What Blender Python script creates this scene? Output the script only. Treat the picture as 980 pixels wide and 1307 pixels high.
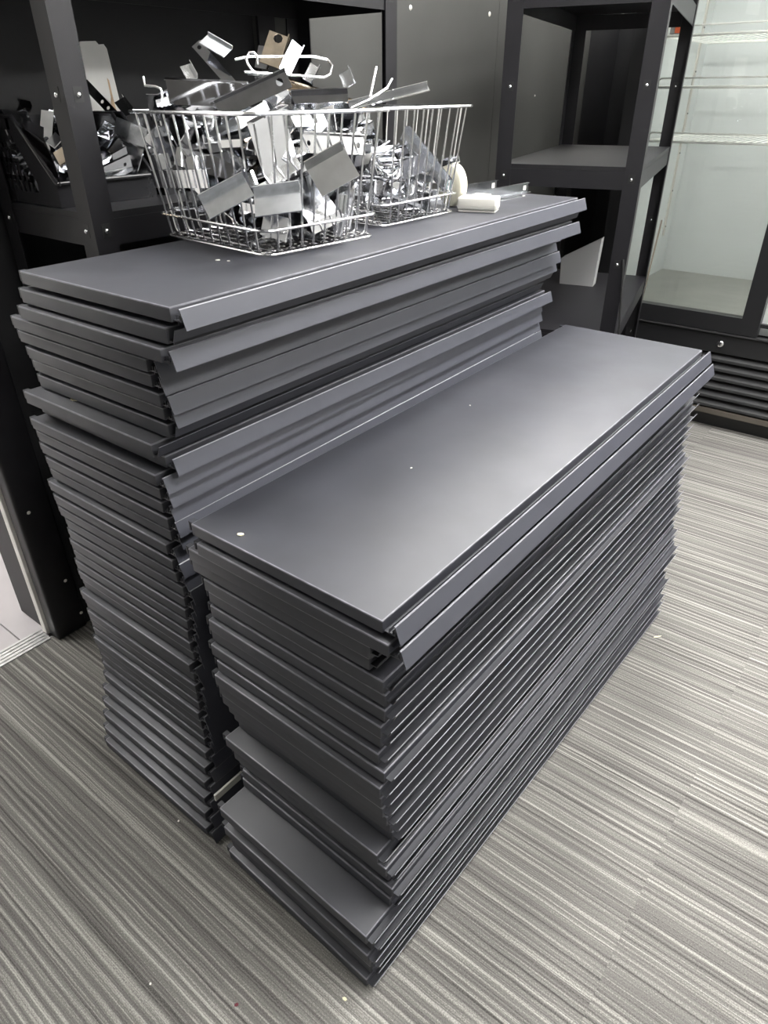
import bpy, bmesh, math, random
from mathutils import Vector, Matrix, Euler
S = bpy.context.scene
COL = S.collection
for o in list(bpy.data.objects): bpy.data.objects.remove(o)

# ------------------------------------------------------------------ camera
FW = Vector((-0.52705059, 0.66946867, -0.52347815))
RT = Vector((0.78820961, 0.61537149, -0.00659895))
UP = Vector((-0.31771574, 0.41608849, 0.85201355))
cd = bpy.data.cameras.new('camera'); cam = bpy.data.objects.new('camera', cd); COL.objects.link(cam)
cd.sensor_fit = 'HORIZONTAL'; cd.sensor_width = 36.0; cd.lens = 36.0 * 872.335 / 980.0
cd.clip_start = 0.05
M = Matrix((RT, UP, -FW)).transposed().to_4x4()
M.translation = Vector((0.38673, -0.48646, 1.27489))
cam.matrix_world = M
S.camera = cam
# ------------------------------------------------------------------ world, exposure
W = bpy.data.worlds.new('world'); S.world = W; W.use_nodes = True
W.node_tree.nodes['Background'].inputs[0].default_value = (0.9, 0.95, 1.0, 1)
W.node_tree.nodes['Background'].inputs[1].default_value = 0.25
S.view_settings.view_transform = 'Standard'; S.view_settings.look = 'None'
S.view_settings.gamma = 1.0; S.view_settings.use_curve_mapping = False
S.view_settings.exposure = 0.5
LIGHT_STRENGTH = 20.0          # ceiling panels (emission), built further down in ceiling_light()
FRIDGE_FILL = 20.0  # strength of the fill glow added inside the fridge
CEIL_Z = 2.55
PANELS = [(-.45, .95, .36), (-.45, 2.0, .36), (-.45, 2.87, .36), (.50, .6, .6), (.50, 1.75, .6), (.50, 2.85, .6), (2.0, .6, .6), (2.0, 1.75, .6), (2.0, 2.85, .6)]

# ------------------------------------------------------------------ helpers
class MB:
    """collects verts / faces of one part"""
    def __init__(s): s.v = []; s.f = []
    def box(s, x0, x1, y0, y1, z0, z1):
        b = len(s.v)
        s.v += [(x, y, z) for z in (z0, z1) for y in (y0, y1) for x in (x0, x1)]
        s.f += [tuple(b + i for i in q) for q in ((0,2,3,1),(4,5,7,6),(0,1,5,4),(2,6,7,3),(0,4,6,2),(1,3,7,5))]
        return s
    def sheet(s, pts, t, y0, y1, plane='xz'):
        """bent sheet: polyline pts (2D) of thickness t, extruded along the third axis"""
        P = [Vector(p) for p in pts]; n = len(P); L = []; R = []
        for i in range(n):
            a = (P[i] - P[i-1]).normalized() if i else (P[1] - P[0]).normalized()
            c = (P[i+1] - P[i]).normalized() if i < n-1 else a
            na = Vector((-a.y, a.x)); nc = Vector((-c.y, c.x)); m = (na + nc)
            if m.length < 1e-6: m = na
            m.normalize(); k = (t/2) / max(0.35, m.dot(na))
            L.append(P[i] + m*k); R.append(P[i] - m*k)
        ring = L + R[::-1]; m = len(ring); b = len(s.v)
        for y in (y0, y1):
            for q in ring:
                s.v.append((q.x, y, q.y) if plane == 'xz' else ((q.x, q.y, y) if plane == 'xy' else (y, q.x, q.y)))
        for i in range(m):
            j = (i+1) % m; s.f.append((b+i, b+j, b+m+j, b+m+i))
        for i in range(n-1):
            s.f.append((b+i, b+m-1-i, b+m-2-i, b+i+1)); s.f.append((b+m+i, b+m+i+1, b+2*m-2-i, b+2*m-1-i))
        return s
    def prism(s, poly, a0, a1, plane='xy'):
        b = len(s.v); n = len(poly)
        for a in (a0, a1):
            for p in poly:
                s.v.append((p[0], p[1], a) if plane == 'xy' else ((p[0], a, p[1]) if plane == 'xz' else (a, p[0], p[1])))
        s.f.append(tuple(range(b+n-1, b-1, -1))); s.f.append(tuple(range(b+n, b+2*n)))
        for i in range(n): s.f.append((b+i, b+(i+1) % n, b+n+(i+1) % n, b+n+i))
        return s
    def tube(s, pts, r, n=6, closed=False):
        P = [Vector(p) for p in pts]; m = len(P); b = len(s.v); up = None
        for i in range(m):
            if closed: d = (P[(i+1) % m] - P[i-1])
            else: d = P[min(i+1, m-1)] - P[max(i-1, 0)]
            d.normalize()
            if up is None: up = Vector((0,0,1)) if abs(d.z) < .9 else Vector((1,0,0))
            x = d.cross(up)
            if x.length < 1e-4: x = d.cross(Vector((1,.3,.2)))
            x.normalize(); y = x.cross(d).normalized(); up = y
            for k in range(n):
                a = 2*math.pi*k/n; s.v.append(tuple(P[i] + (x*math.cos(a) + y*math.sin(a))*r))
        for i in range(m if closed else m-1):
            j = (i+1) % m
            for k in range(n):
                l = (k+1) % n; s.f.append((b+i*n+k, b+i*n+l, b+j*n+l, b+j*n+k))
        if not closed:
            s.f.append(tuple(b+k for k in range(n-1, -1, -1))); s.f.append(tuple(b+(m-1)*n+k for k in range(n)))
        return s
    def lathe(s, prof, n=16, axis='z', c=(0,0,0)):
        b = len(s.v); m = len(prof)
        for r, h in prof:
            for k in range(n):
                a = 2*math.pi*k/n; p = (r*math.cos(a), r*math.sin(a), h)
                if axis == 'x': p = (p[2], p[0], p[1])
                if axis == 'y': p = (p[0], -p[2], p[1])
                s.v.append((p[0]+c[0], p[1]+c[1], p[2]+c[2]))
        for i in range(m-1):
            for k in range(n):
                l = (k+1) % n; s.f.append((b+i*n+k, b+i*n+l, b+(i+1)*n+l, b+(i+1)*n+k))
        s.f.append(tuple(b+k for k in range(n-1, -1, -1))); s.f.append(tuple(b+(m-1)*n+k for k in range(n)))
        return s
    def holed(s, x0, x1, y0, y1, z, t, holes):
        """flat plate in xy with round holes along x, thickness t; holes = [(cx, cy, r)] sorted by cx"""
        xs = [x0] + [(holes[i][0]+holes[i+1][0])/2 for i in range(len(holes)-1)] + [x1]
        for h, (cx, cy, r) in enumerate(holes):
            a0, a1 = xs[h], xs[h+1]; out = []; inn = []
            for k in range(8):
                a = math.pi/4*k + math.pi/8; dx, dy = math.cos(a), math.sin(a)
                inn.append((cx + r*dx, cy + r*dy))
            out = [(a1, cy+(y1-cy)*.4), (a1, y1), (a0, y1), (a0, cy+(y1-cy)*.4), (a0, cy-(cy-y0)*.4), (a0, y0), (a1, y0), (a1, cy-(cy-y0)*.4)]
            out = [(a1, cy+(y1-cy)*.4), (cx+(a1-cx)*.4, y1), (cx-(cx-a0)*.4, y1), (a0, cy+(y1-cy)*.4), (a0, cy-(cy-y0)*.4), (cx-(cx-a0)*.4, y0), (cx+(a1-cx)*.4, y0), (a1, cy-(cy-y0)*.4)]
            b = len(s.v)
            for zz in (z, z+t): s.v += [(p[0], p[1], zz) for p in out] + [(p[0], p[1], zz) for p in inn]
            cor = [(a1, y1), (a0, y1), (a0, y0), (a1, y0)]; c = len(s.v)
            for zz in (z, z+t): s.v += [(p[0], p[1], zz) for p in cor]
            for k in range(8):
                l = (k+1) % 8
                s.f.append((b+16+k, b+16+l, b+24+l, b+24+k)); s.f.append((b+l, b+k, b+8+k, b+8+l)); s.f.append((b+8+k, b+8+l, b+24+l, b+24+k))
            for q, (i, j) in enumerate(((0,1),(2,3),(4,5),(6,7))):
                s.f.append((c+4+q, b+16+j, b+16+i)); s.f.append((c+q, b+i, b+j))
        return s
    def mesh(s, name, smooth=None, bevel=0):
        me = bpy.data.meshes.new(name); bm = bmesh.new()
        vs = [bm.verts.new(p) for p in s.v]
        for f in s.f:
            try: bm.faces.new([vs[i] for i in f])
            except ValueError: pass
        if bevel:
            bmesh.ops.remove_doubles(bm, verts=bm.verts, dist=1e-6)
            es = [e for e in bm.edges if len(e.link_faces) == 2 and e.calc_face_angle(0) > .6]
            bmesh.ops.bevel(bm, geom=es, offset=bevel, segments=2, affect='EDGES', profile=.5, clamp_overlap=True)
        bmesh.ops.recalc_face_normals(bm, faces=bm.faces)
        if smooth:
            for f in bm.faces: f.smooth = True
            for e in bm.edges:
                if len(e.link_faces) == 2 and e.calc_face_angle(0) > smooth: e.smooth = False
        bm.to_mesh(me); bm.free(); return me
    def build(s, name, mat, parent=None, smooth=None, bevel=0):
        return put(name, s.mesh(name, smooth, bevel), mat, parent)

def put(name, me, mat, parent=None):
    if mat and not me.materials: me.materials.append(mat)
    o = bpy.data.objects.new(name, me); COL.objects.link(o)
    if parent: o.parent = parent
    return o
def tag(o, label=None, cat=None, group=None, kind=None):
    if label: o['label'] = label
    if cat: o['category'] = cat
    if group: o['group'] = group
    if kind: o['kind'] = kind
    return o
def empty(name, loc=(0,0,0), rz=0, label=None, cat=None, group=None, kind=None):
    o = bpy.data.objects.new(name, None); COL.objects.link(o); o.empty_display_size = .05
    o.location = loc; o.rotation_euler = (0, 0, rz)
    return tag(o, label, cat, group, kind)
def copy_tree(o, parent=None):
    kids = [c for c in bpy.data.objects if c.parent == o]
    c = o.copy(); COL.objects.link(c); c.parent = parent
    for k in kids: copy_tree(k, c)
    return c
WORDS = 'top second third fourth fifth sixth seventh eighth ninth tenth eleventh twelfth thirteenth fourteenth fifteenth sixteenth seventeenth eighteenth nineteenth twentieth'.split()
TENS = {20: 'twenty', 30: 'thirty', 40: 'forty'}; ONES = 'first second third fourth fifth sixth seventh eighth ninth'.split()
def ordinal(i):
    if i <= 20: return WORDS[i-1]
    t, u = divmod(i, 10)
    return {30: 'thirtieth', 40: 'fortieth'}[i] if u == 0 else TENS[t*10] + '-' + ONES[u-1]

# ------------------------------------------------------------------ materials
def mat(name, col, rough=.5, metal=0., spec=.5, noise=None, bump=None, scuff=None):
    """noise=(scale, amount) colour variation; bump=(scale, strength); scuff=(scale, amount) lighter wear in roughness and colour"""
    m = bpy.data.materials.new(name); m.use_nodes = True; nt = m.node_tree; b = nt.nodes['Principled BSDF']
    b.inputs['Base Color'].default_value = (*col, 1); b.inputs['Roughness'].default_value = rough
    b.inputs['Metallic'].default_value = metal; b.inputs['Specular IOR Level'].default_value = spec
    tc = nt.nodes.new('ShaderNodeTexCoord')
    def nz(scale, detail=3):
        n = nt.nodes.new('ShaderNodeTexNoise'); n.inputs['Scale'].default_value = scale; n.inputs['Detail'].default_value = detail
        nt.links.new(tc.outputs['Object'], n.inputs['Vector']); return n
    if noise:
        n = nz(noise[0]); r = nt.nodes.new('ShaderNodeMapRange'); r.inputs['From Min'].default_value = .3; r.inputs['From Max'].default_value = .7
        r.inputs['To Min'].default_value = 1-noise[1]; r.inputs['To Max'].default_value = 1+noise[1]
        x = nt.nodes.new('ShaderNodeVectorMath'); x.operation = 'SCALE'; x.inputs[0].default_value = col
        nt.links.new(n.outputs['Fac'], r.inputs['Value']); nt.links.new(r.outputs['Result'], x.inputs['Scale'])
        nt.links.new(x.outputs['Vector'], b.inputs['Base Color'])
    if scuff:
        n = nz(scuff[0], 5); r = nt.nodes.new('ShaderNodeMapRange'); r.inputs['From Min'].default_value = .42; r.inputs['From Max'].default_value = .68
        r.inputs['To Min'].default_value = rough; r.inputs['To Max'].default_value = rough + scuff[1]
        nt.links.new(n.outputs['Fac'], r.inputs['Value']); nt.links.new(r.outputs['Result'], b.inputs['Roughness'])
    if bump:
        n = nz(bump[0], 2); bp = nt.nodes.new('ShaderNodeBump'); bp.inputs['Strength'].default_value = bump[1]; bp.inputs['Distance'].default_value = .002
        nt.links.new(n.outputs['Fac'], bp.inputs['Height']); nt.links.new(bp.outputs['Normal'], b.inputs['Normal'])
    return m
def emat(name, col, strength):
    m = bpy.data.materials.new(name); m.use_nodes = True; b = m.node_tree.nodes['Principled BSDF']
    b.inputs['Base Color'].default_value = (.9, .9, .9, 1); b.inputs['Emission Color'].default_value = (*col, 1); b.inputs['Emission Strength'].default_value = strength
    return m
def glass(name, tint=(1,1,1), refl=1.0):
    m = bpy.data.materials.new(name); m.use_nodes = True; nt = m.node_tree; nt.nodes.clear()
    o = nt.nodes.new('ShaderNodeOutputMaterial'); mx = nt.nodes.new('ShaderNodeMixShader'); t = nt.nodes.new('ShaderNodeBsdfTransparent'); g = nt.nodes.new('ShaderNodeBsdfGlossy')
    f = nt.nodes.new('ShaderNodeFresnel'); f.inputs['IOR'].default_value = 1.5
    t.inputs['Color'].default_value = (*tint, 1); g.inputs['Roughness'].default_value = .02
    nt.links.new(f.outputs[0], mx.inputs[0]); nt.links.new(t.outputs[0], mx.inputs[1]); nt.links.new(g.outputs[0], mx.inputs[2]); nt.links.new(mx.outputs[0], o.inputs[0])
    return m
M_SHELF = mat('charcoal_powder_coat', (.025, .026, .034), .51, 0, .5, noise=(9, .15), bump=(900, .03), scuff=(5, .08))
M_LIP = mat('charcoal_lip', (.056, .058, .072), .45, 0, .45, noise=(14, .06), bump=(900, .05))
for m_ in (M_SHELF,): m_.node_tree.nodes['Principled BSDF'].inputs['IOR'].default_value = 1.68
M_EDGE = mat('shelf_edge_highlight', (.15, .15, .17), .35, 0, .5, noise=(40, .35))  # lighter, shinier colour standing in for edge highlights on the shelves
M_BLACK = mat('black_powder_coat', (.011, .0105, .0125), .45, 0, .4, noise=(15, .15), bump=(500, .08))
M_BLACKWALL = mat('black_wall_paint', (.013, .013, .0145), .6, 0, .4, noise=(4, .2), bump=(180, .1))
M_GREYWALL = mat('grey_wall_panel', (.072, .072, .068), .65, 0, .3, noise=(3, .08), bump=(300, .12))
M_WHITEWALL = mat('white_wall_paint', (.84, .83, .80), .7, noise=(2, .03))
M_GREYPAINT = mat('mid_grey_wall_paint', (.40, .40, .39), .7, noise=(2, .05))
M_CEIL = mat('ceiling_white', (.75, .75, .73), .8, bump=(120, .2))
M_CHROME = mat('chrome_plate', (.80, .81, .83), .08, 1, noise=(30, .06), scuff=(25, .10))
M_CHROME_D = mat('dark_chrome', (.34, .34, .36), .10, 1, noise=(25, .15))
M_BRASS = mat('yellowed_chrome', (.66, .56, .44), .2, 1, noise=(40, .2))
M_ZINC = mat('zinc_plate', (.68, .70, .73), .24, 1, noise=(50, .1))
M_WIRE = mat('chrome_wire', (.90, .90, .90), .22, 1)
M_BOLT = mat('bolt_steel', (.75, .75, .76), .22, 1)
M_HOLE = mat('bolt_recess', (.012, .012, .012), .5)
M_BIN = mat('black_plastic', (.016, .016, .018), .22, 0, .55, bump=(60, .05))
M_WHITEPL = mat('white_plastic', (.62, .61, .56), .4, noise=(30, .03))
M_CREAM = mat('cream_plastic', (.74, .71, .58), .5, noise=(30, .08))
M_PALEBLUE = mat('pale_blue_plastic', (.52, .64, .66), .4)
M_FWHITE = mat('fridge_white_liner', (.60, .625, .62), .45, noise=(3, .04))
M_FFLOOR = mat('fridge_floor_steel', (.36, .36, .33), .35, .3, noise=(5, .1))
M_FBLACK = mat('fridge_black', (.014, .014, .015), .3, 0, .5, bump=(300, .03))
M_LOUVRE = mat('grille_black', (.020, .020, .021), .65, noise=(20, .2))
M_WHITEWIRE = mat('white_coated_wire', (.92, .92, .88), .35)
M_GLASS = glass('door_glass', (.98, .985, .98))
M_ALU = mat('aluminium_strip', (.62, .62, .62), .35, 1, noise=(60, .15))
M_TILE = mat('pale_floor_tile', (.50, .47, .48), .3, noise=(6, .06))
M_GROUT = mat('grout', (.25, .24, .24), .8)
M_CHIP = mat('paint_chip_white', (.78, .76, .70), .6)
M_DOORWHITE = mat('white_jamb_paint', (.80, .78, .74), .5, noise=(20, .08))
M_RUST = mat('stain_brown', (.55, .40, .26), .8, noise=(60, .25))
M_GREYSTAIN = mat('stain_grey', (.56, .54, .50), .8)
M_BOARD = mat('white_foam_board', (.80, .79, .76), .7, noise=(25, .03))
M_CARTON = mat('white_carton', (.36, .36, .36), .6)
M_ORANGE = mat('orange_print', (.85, .16, .06), .5)
M_BROWN = mat('brown_board', (.075, .065, .052), .6, noise=(8, .2))
M_STRIP = mat('dull_brown_strip', (.16, .14, .11), .6)
M_CRUMB = mat('crumb_cream', (.82, .76, .52), .7)
M_RED = mat('dark_red_bit', (.12, .01, .02), .5)

def carpet():
    m = bpy.data.materials.new('striped_carpet'); m.use_nodes = True; nt = m.node_tree; N = nt.nodes; Lk = nt.links; b = N['Principled BSDF']
    b.inputs['Roughness'].default_value = .95; b.inputs['Specular IOR Level'].default_value = .1
    g = N.new('ShaderNodeNewGeometry'); oi = N.new('ShaderNodeObjectInfo')
    rnd = N.new('ShaderNodeMath'); rnd.operation = 'MULTIPLY'; rnd.inputs[1].default_value = .7; Lk.new(oi.outputs['Random'], rnd.inputs[0])
    sep = N.new('ShaderNodeSeparateXYZ'); Lk.new(g.outputs['Position'], sep.inputs[0])
    # wobble of the ribs
    wob = N.new('ShaderNodeTexNoise'); wob.inputs['Scale'].default_value = 14; wob.inputs['Detail'].default_value = 2; Lk.new(g.outputs['Position'], wob.inputs['Vector'])
    wm = N.new('ShaderNodeMath'); wm.operation = 'MULTIPLY_ADD'; wm.inputs[1].default_value = .003; Lk.new(wob.outputs['Fac'], wm.inputs[0]); Lk.new(sep.outputs['Y'], wm.inputs[2])
    def band(ky, kx, off, detail):
        c = N.new('ShaderNodeCombineXYZ')
        a = N.new('ShaderNodeMath'); a.operation = 'MULTIPLY'; a.inputs[1].default_value = ky; Lk.new(wm.outputs[0], a.inputs[0])
        d = N.new('ShaderNodeMath'); d.operation = 'MULTIPLY'; d.inputs[1].default_value = kx; Lk.new(sep.outputs['X'], d.inputs[0])
        e = N.new('ShaderNodeMath'); e.operation = 'ADD'; e.inputs[1].default_value = off; Lk.new(rnd.outputs[0], e.inputs[0])
        Lk.new(d.outputs[0], c.inputs['X']); Lk.new(a.outputs[0], c.inputs['Y']); Lk.new(e.outputs[0], c.inputs['Z'])
        n = N.new('ShaderNodeTexNoise'); n.inputs['Scale'].default_value = 1; n.inputs['Detail'].default_value = detail; n.inputs['Roughness'].default_value = .6
        Lk.new(c.outputs[0], n.inputs['Vector']); return n
    n1 = band(165, 1.0, 0, 2); n2 = band(480, 3.0, 11, 1); 
    fine = N.new('ShaderNodeTexNoise'); fine.inputs['Scale'].default_value = 420; fine.inputs['Detail'].default_value = 2; Lk.new(g.outputs['Position'], fine.inputs['Vector'])
    def add(a, ka, bsock):
        x = N.new('ShaderNodeMath'); x.operation = 'MULTIPLY_ADD'; x.inputs[1].default_value = ka; Lk.new(a, x.inputs[0])
        if bsock is not None: Lk.new(bsock, x.inputs[2])
        else: x.inputs[2].default_value = 0
        return x.outputs[0]
    ribs = N.new('ShaderNodeMath'); ribs.operation = 'MULTIPLY'; ribs.inputs[1].default_value = 2*math.pi/.0132; Lk.new(wm.outputs[0], ribs.inputs[0])
    sn = N.new('ShaderNodeMath'); sn.operation = 'SINE'; Lk.new(ribs.outputs[0], sn.inputs[0])
    h = add(n1.outputs['Fac'], .52, None); h = add(n2.outputs['Fac'], .22, h); h = add(fine.outputs['Fac'], .26, h); h = add(sn.outputs[0], .032, h)
    ramp = N.new('ShaderNodeValToRGB'); cr = ramp.color_ramp; cr.elements[0].position = .36; cr.elements[0].color = (.062, .059, .055, 1)
    cr.elements[1].position = .66; cr.elements[1].color = (.40, .39, .355, 1)
    for p, c in ((.45, (.125, .120, .112)), (.53, (.172, .166, .154)), (.585, (.27, .263, .240))):
        e = cr.elements.new(p); e.color = (*c, 1)
    Lk.new(h, ramp.inputs[0])
    dirt = N.new('ShaderNodeTexNoise'); dirt.inputs['Scale'].default_value = 2.2; dirt.inputs['Detail'].default_value = 3; Lk.new(g.outputs['Position'], dirt.inputs['Vector'])
    dr = N.new('ShaderNodeMapRange'); dr.inputs['From Min'].default_value = .3; dr.inputs['From Max'].default_value = .7; dr.inputs['To Min'].default_value = .9; dr.inputs['To Max'].default_value = 1.08
    Lk.new(dirt.outputs['Fac'], dr.inputs['Value']); sc = N.new('ShaderNodeVectorMath'); sc.operation = 'SCALE'
    Lk.new(ramp.outputs['Color'], sc.inputs[0]); Lk.new(dr.outputs['Result'], sc.inputs['Scale']); Lk.new(sc.outputs['Vector'], b.inputs['Base Color'])
    bp = N.new('ShaderNodeBump'); bp.inputs['Strength'].default_value = .7; bp.inputs['Distance'].default_value = .004
    Lk.new(h, bp.inputs['Height']); Lk.new(bp.outputs['Normal'], b.inputs['Normal'])
    return m
M_CARPET = carpet()

# ------------------------------------------------------------------ room
X0, X1, Y0, Y1 = -1.2, 3.313, -2.15, 3.40        # inner faces
T = .12
DOOR_A, DOOR_B = -.86, .075                       # doorway in the left wall
def struct(name, mb, m, label=None, cat=None, **k):
    o = mb.build(name, m, None, **k); tag(o, label, cat, None, 'structure'); return o
floor = struct('floor', MB().box(X0-.02, X1+T, Y0-T, Y1+T, -.12, -.006), M_GROUT, 'subfloor under the striped grey carpet tiles', 'floor')
TS = .5
tile_me = None; ix = 0
gx0, gy0 = .318 - 4*TS, .12 - 5*TS
for i in range(-1, 12):
    for j in range(-1, 12):
        a0, a1 = max(gx0+i*TS, X0-.02), min(gx0+(i+1)*TS, X1); b0, b1 = max(gy0+j*TS, Y0), min(gy0+(j+1)*TS, Y1)
        if a1-a0 < .02 or b1-b0 < .02: continue
        full = abs(a1-a0-TS) < 1e-6 and abs(b1-b0-TS) < 1e-6
        if full:
            if tile_me is None: tile_me = MB().box(0, TS-.0003, 0, TS-.0003, -.006, 0).mesh('carpet_tile')
            me = tile_me
        else: me = MB().box(0, a1-a0-.0003, 0, b1-b0-.0003, -.006, 0).mesh('carpet_tile')
        o = put('carpet_tile', me, M_CARPET, floor); o.location = (a0, b0, 0)
ZP = 1.57                                         # dark paint below; unseen wall above made white to brighten the shelf tops
wl = MB().box(X0-T, X0, .142, Y1+T, -.006, ZP); wl.box(X0-T, X0, Y0-T, DOOR_A, -.006, ZP)
wu = MB().box(X0-T, X0, .142, Y1+T, ZP, CEIL_Z); wu.box(X0-T, X0, Y0-T, DOOR_A, ZP, CEIL_Z); wu.box(X0-T, X0, DOOR_A, .142, 2.05, CEIL_Z)
struct('wall_left_upper', wu, M_WHITEWALL, 'white upper part of the left wall', 'wall')
struct('wall_back_upper', MB().box(X0, X1+T, Y1, Y1+T, ZP, CEIL_Z), M_WHITEWALL, 'white upper part of the back wall', 'wall')
struct('wall_left', wl, M_BLACKWALL, 'black painted wall with the doorway on the left', 'wall')
struct('wall_back', MB().box(X0, X1+T, Y1, Y1+T, -.006, ZP), M_BLACKWALL, 'black wall behind the glass door fridge', 'wall')
struct('wall_right', MB().box(X1, X1+T, Y0-T, Y1+T, -.006, CEIL_Z), M_GREYPAINT, 'grey wall out of view on the right', 'wall')
struct('wall_front', MB().box(X0-T, X1+T, Y0-T, Y0, -.006, CEIL_Z), M_GREYPAINT, 'grey wall out of view behind the viewer', 'wall')
struct('ceiling', MB().box(X0-T, X1+T, Y0-T, Y1+T, CEIL_Z, CEIL_Z+.1), M_CEIL, 'white ceiling above the room', 'ceiling')
# grey wall panels fixed over the black wall, with pale plaster plugs
gp = struct('wall_panel_left', MB().box(X0, X0+.012, 1.0, 2.22, .0, ZP), M_GREYWALL, 'dark grey panel fixed to the left wall', 'wall panel')
gp2 = struct('wall_panel_back', MB().box(X0, X0+.012, 2.222, 3.05, .0, ZP), M_GREYWALL, 'dark grey panel on the left wall behind the shelving unit', 'wall panel')
for k, (y, z, r, par) in enumerate(((1.669, 1.501, .008, gp), (2.153, 1.513, .008, gp), (2.562, 1.258, .004, gp2), (2.94, 1.50, .006, gp2))):
    MB().lathe([(r, 0), (r*.8, .002), (r*.3, .0035)], 10, 'x', (X0+.0121, y, z)).build('filler_spot', M_CHIP, par, smooth=.8)
bb = struct('trim_2', MB().box(X0+.012, X0+.020, 1.0, 1.06, 0, ZP), M_BLACK, 'black corner strip where the grey wall panel begins', 'trim')
bs = MB(); 
for x, w in ((-1.10, .055), (-.955, .06), (-.84, .035)):
    bs.box(x, x+w, Y1-.02, Y1-.002, 0, 2.2)
brn = empty('trim_3', (0,0,0), 0, 'brown upright boards on the back wall behind the shelving unit', 'trim', kind='structure')
for x, w in ((-1.10, .055), (-.955, .06), (-.84, .035)):
    MB().box(x, x+w, Y1-.02, Y1-.001, 0, ZP).build('board', M_BROWN, brn)

# doorway: black casing, white jamb lining, worn inner edge, metal threshold, tiles of the next room
jm = empty('trim_1', (0,0,0), 0, 'black door casing with a chipped white jamb edge', 'door frame', kind='structure')
MB().box(-1.238, -1.186, .072, .160, 0, 2.12).build('casing', M_BLACK, jm, smooth=.9, bevel=.008)
MB().box(-1.262, -1.2385, .066, .142, 0, 2.05).build('jamb_lining', M_DOORWHITE, jm, bevel=.002)
MB().box(-1.270, -1.2622, .070, .142, 0, 2.05).build('jamb_groove', M_ALU, jm)
MB().box(-1.395, -1.2702, .074, .142, 0, 2.05).build('inner_casing', M_BLACK, jm, bevel=.002)
MB().box(-1.238, -1.186, DOOR_A-.08, DOOR_A+.003, 0, 2.12).build('casing', M_BLACK, jm, smooth=.9, bevel=.008)
MB().box(-1.318, -1.2385, DOOR_A-.06, DOOR_A+.006, 0, 2.05).build('jamb_lining', M_DOORWHITE, jm)
MB().box(-1.318, -1.186, DOOR_A+.01, .062, 2.05, 2.13).build('head_casing', M_BLACK, jm)
random.seed(5)
for k in range(9):
    z = random.uniform(.03, .75); sz = random.uniform(.004, .012)
    x = random.choice((-1.2365, -1.272, -1.30)); y = .0712 if x > -1.25 else .0755
    pts = [(x + sz*.35*math.cos(a)*random.uniform(.6, 1.2), z + sz*math.sin(a)*random.uniform(.6, 1.6)) for a in [i*math.pi/3 for i in range(6)]]
    MB().prism(pts, y-.0006, y+.003, 'xz').build('paint_chip', M_CHIP, jm)
for y, z in ((.100, .40), (.135, .17), (.150, .05)):
    MB().lathe([(.005, 0), (.003, .001)], 7, 'x', (-1.1855, y, z)).build('paint_chip', M_CHIP, jm)
th = empty('threshold_strip', (0,0,0), 0, 'ridged aluminium threshold strip across the doorway at the carpet edge', 'threshold')
MB().box(-1.275, -1.215, DOOR_A+.012, .064, .0002, .003).build('strip', M_ALU, th, bevel=.001)
for x in (-1.268, -1.255, -1.242, -1.229): MB().box(x, x+.004, DOOR_A+.012, .064, .003, .0045).build('ridge', M_ALU, th)
f2 = struct('floor_hall', MB().box(-3.2, -1.2205, -2.2, 1.2, -.12, -.004), M_GROUT, 'subfloor under the pale tiles beyond the doorway', 'floor')
tm = MB().box(0, .596, 0, .596, -.004, 0).mesh('floor_tile')
for i in range(3):
    for j in range(5):
        o = put('floor_tile', tm, M_TILE, f2); o.location = (-1.86-.6*i+.04, -1.62+.6*j-.17, 0)
sm = MB().box(0, .036, 0, 3.2, -.004, 0).mesh('floor_tile_cut'); o = put('floor_tile', sm, M_TILE, f2); o.location = (-1.258, -1.9, 0)
hw = struct('wall_hall', MB().box(-3.3, -3.2, -2.2, 1.2, 0, CEIL_Z), M_WHITEWALL, 'white wall of the room beyond the doorway', 'wall')
struct('wall_hall_near', MB().box(-3.2, -1.33, -2.3, -2.2, 0, CEIL_Z), M_WHITEWALL, 'near wall of the room beyond the doorway', 'wall')
struct('wall_hall_far', MB().box(-3.2, -1.33, 1.2, 1.3, 0, CEIL_Z), M_WHITEWALL, 'far wall of the room beyond the doorway', 'wall')
struct('ceiling_hall', MB().box(-3.3, -1.33, -2.3, 1.3, CEIL_Z, CEIL_Z+.1), M_CEIL, 'ceiling of the room beyond the doorway', 'ceiling')

# ceiling panels
M_PANEL = emat('led_diffuser', (1.0, .99, .975), LIGHT_STRENGTH)
def ceiling_light(x, y, label, sx=.6, sy=1.2, m=None):
    t = empty('ceiling_light', (x, y, CEIL_Z), 0, label, 'ceiling light', 'ceiling light panels')
    f = MB(); a, b, w = sx/2, sy/2, .02
    for q in ((-a, a, -b, -b+w), (-a, a, b-w, b), (-a, -a+w, -b+w, b-w), (a-w, a, -b+w, b-w)): f.box(*q, -.014, -.0005)
    f.build('frame', M_WHITEPL, t)
    MB().box(-a+w, a-w, -b+w, b-w, -.010, -.0012).build('diffuser', m or M_PANEL, t)
for x, y, w_ in PANELS:
    ceiling_light(x, y, 'narrow ceiling light panel in the row above the shelving' if w_ < .5 else 'wide ceiling light panel over the open carpet', w_, 1.0)
ceiling_light(-2.2, -.4, 'white ceiling light panel in the room beyond the doorway')

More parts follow.
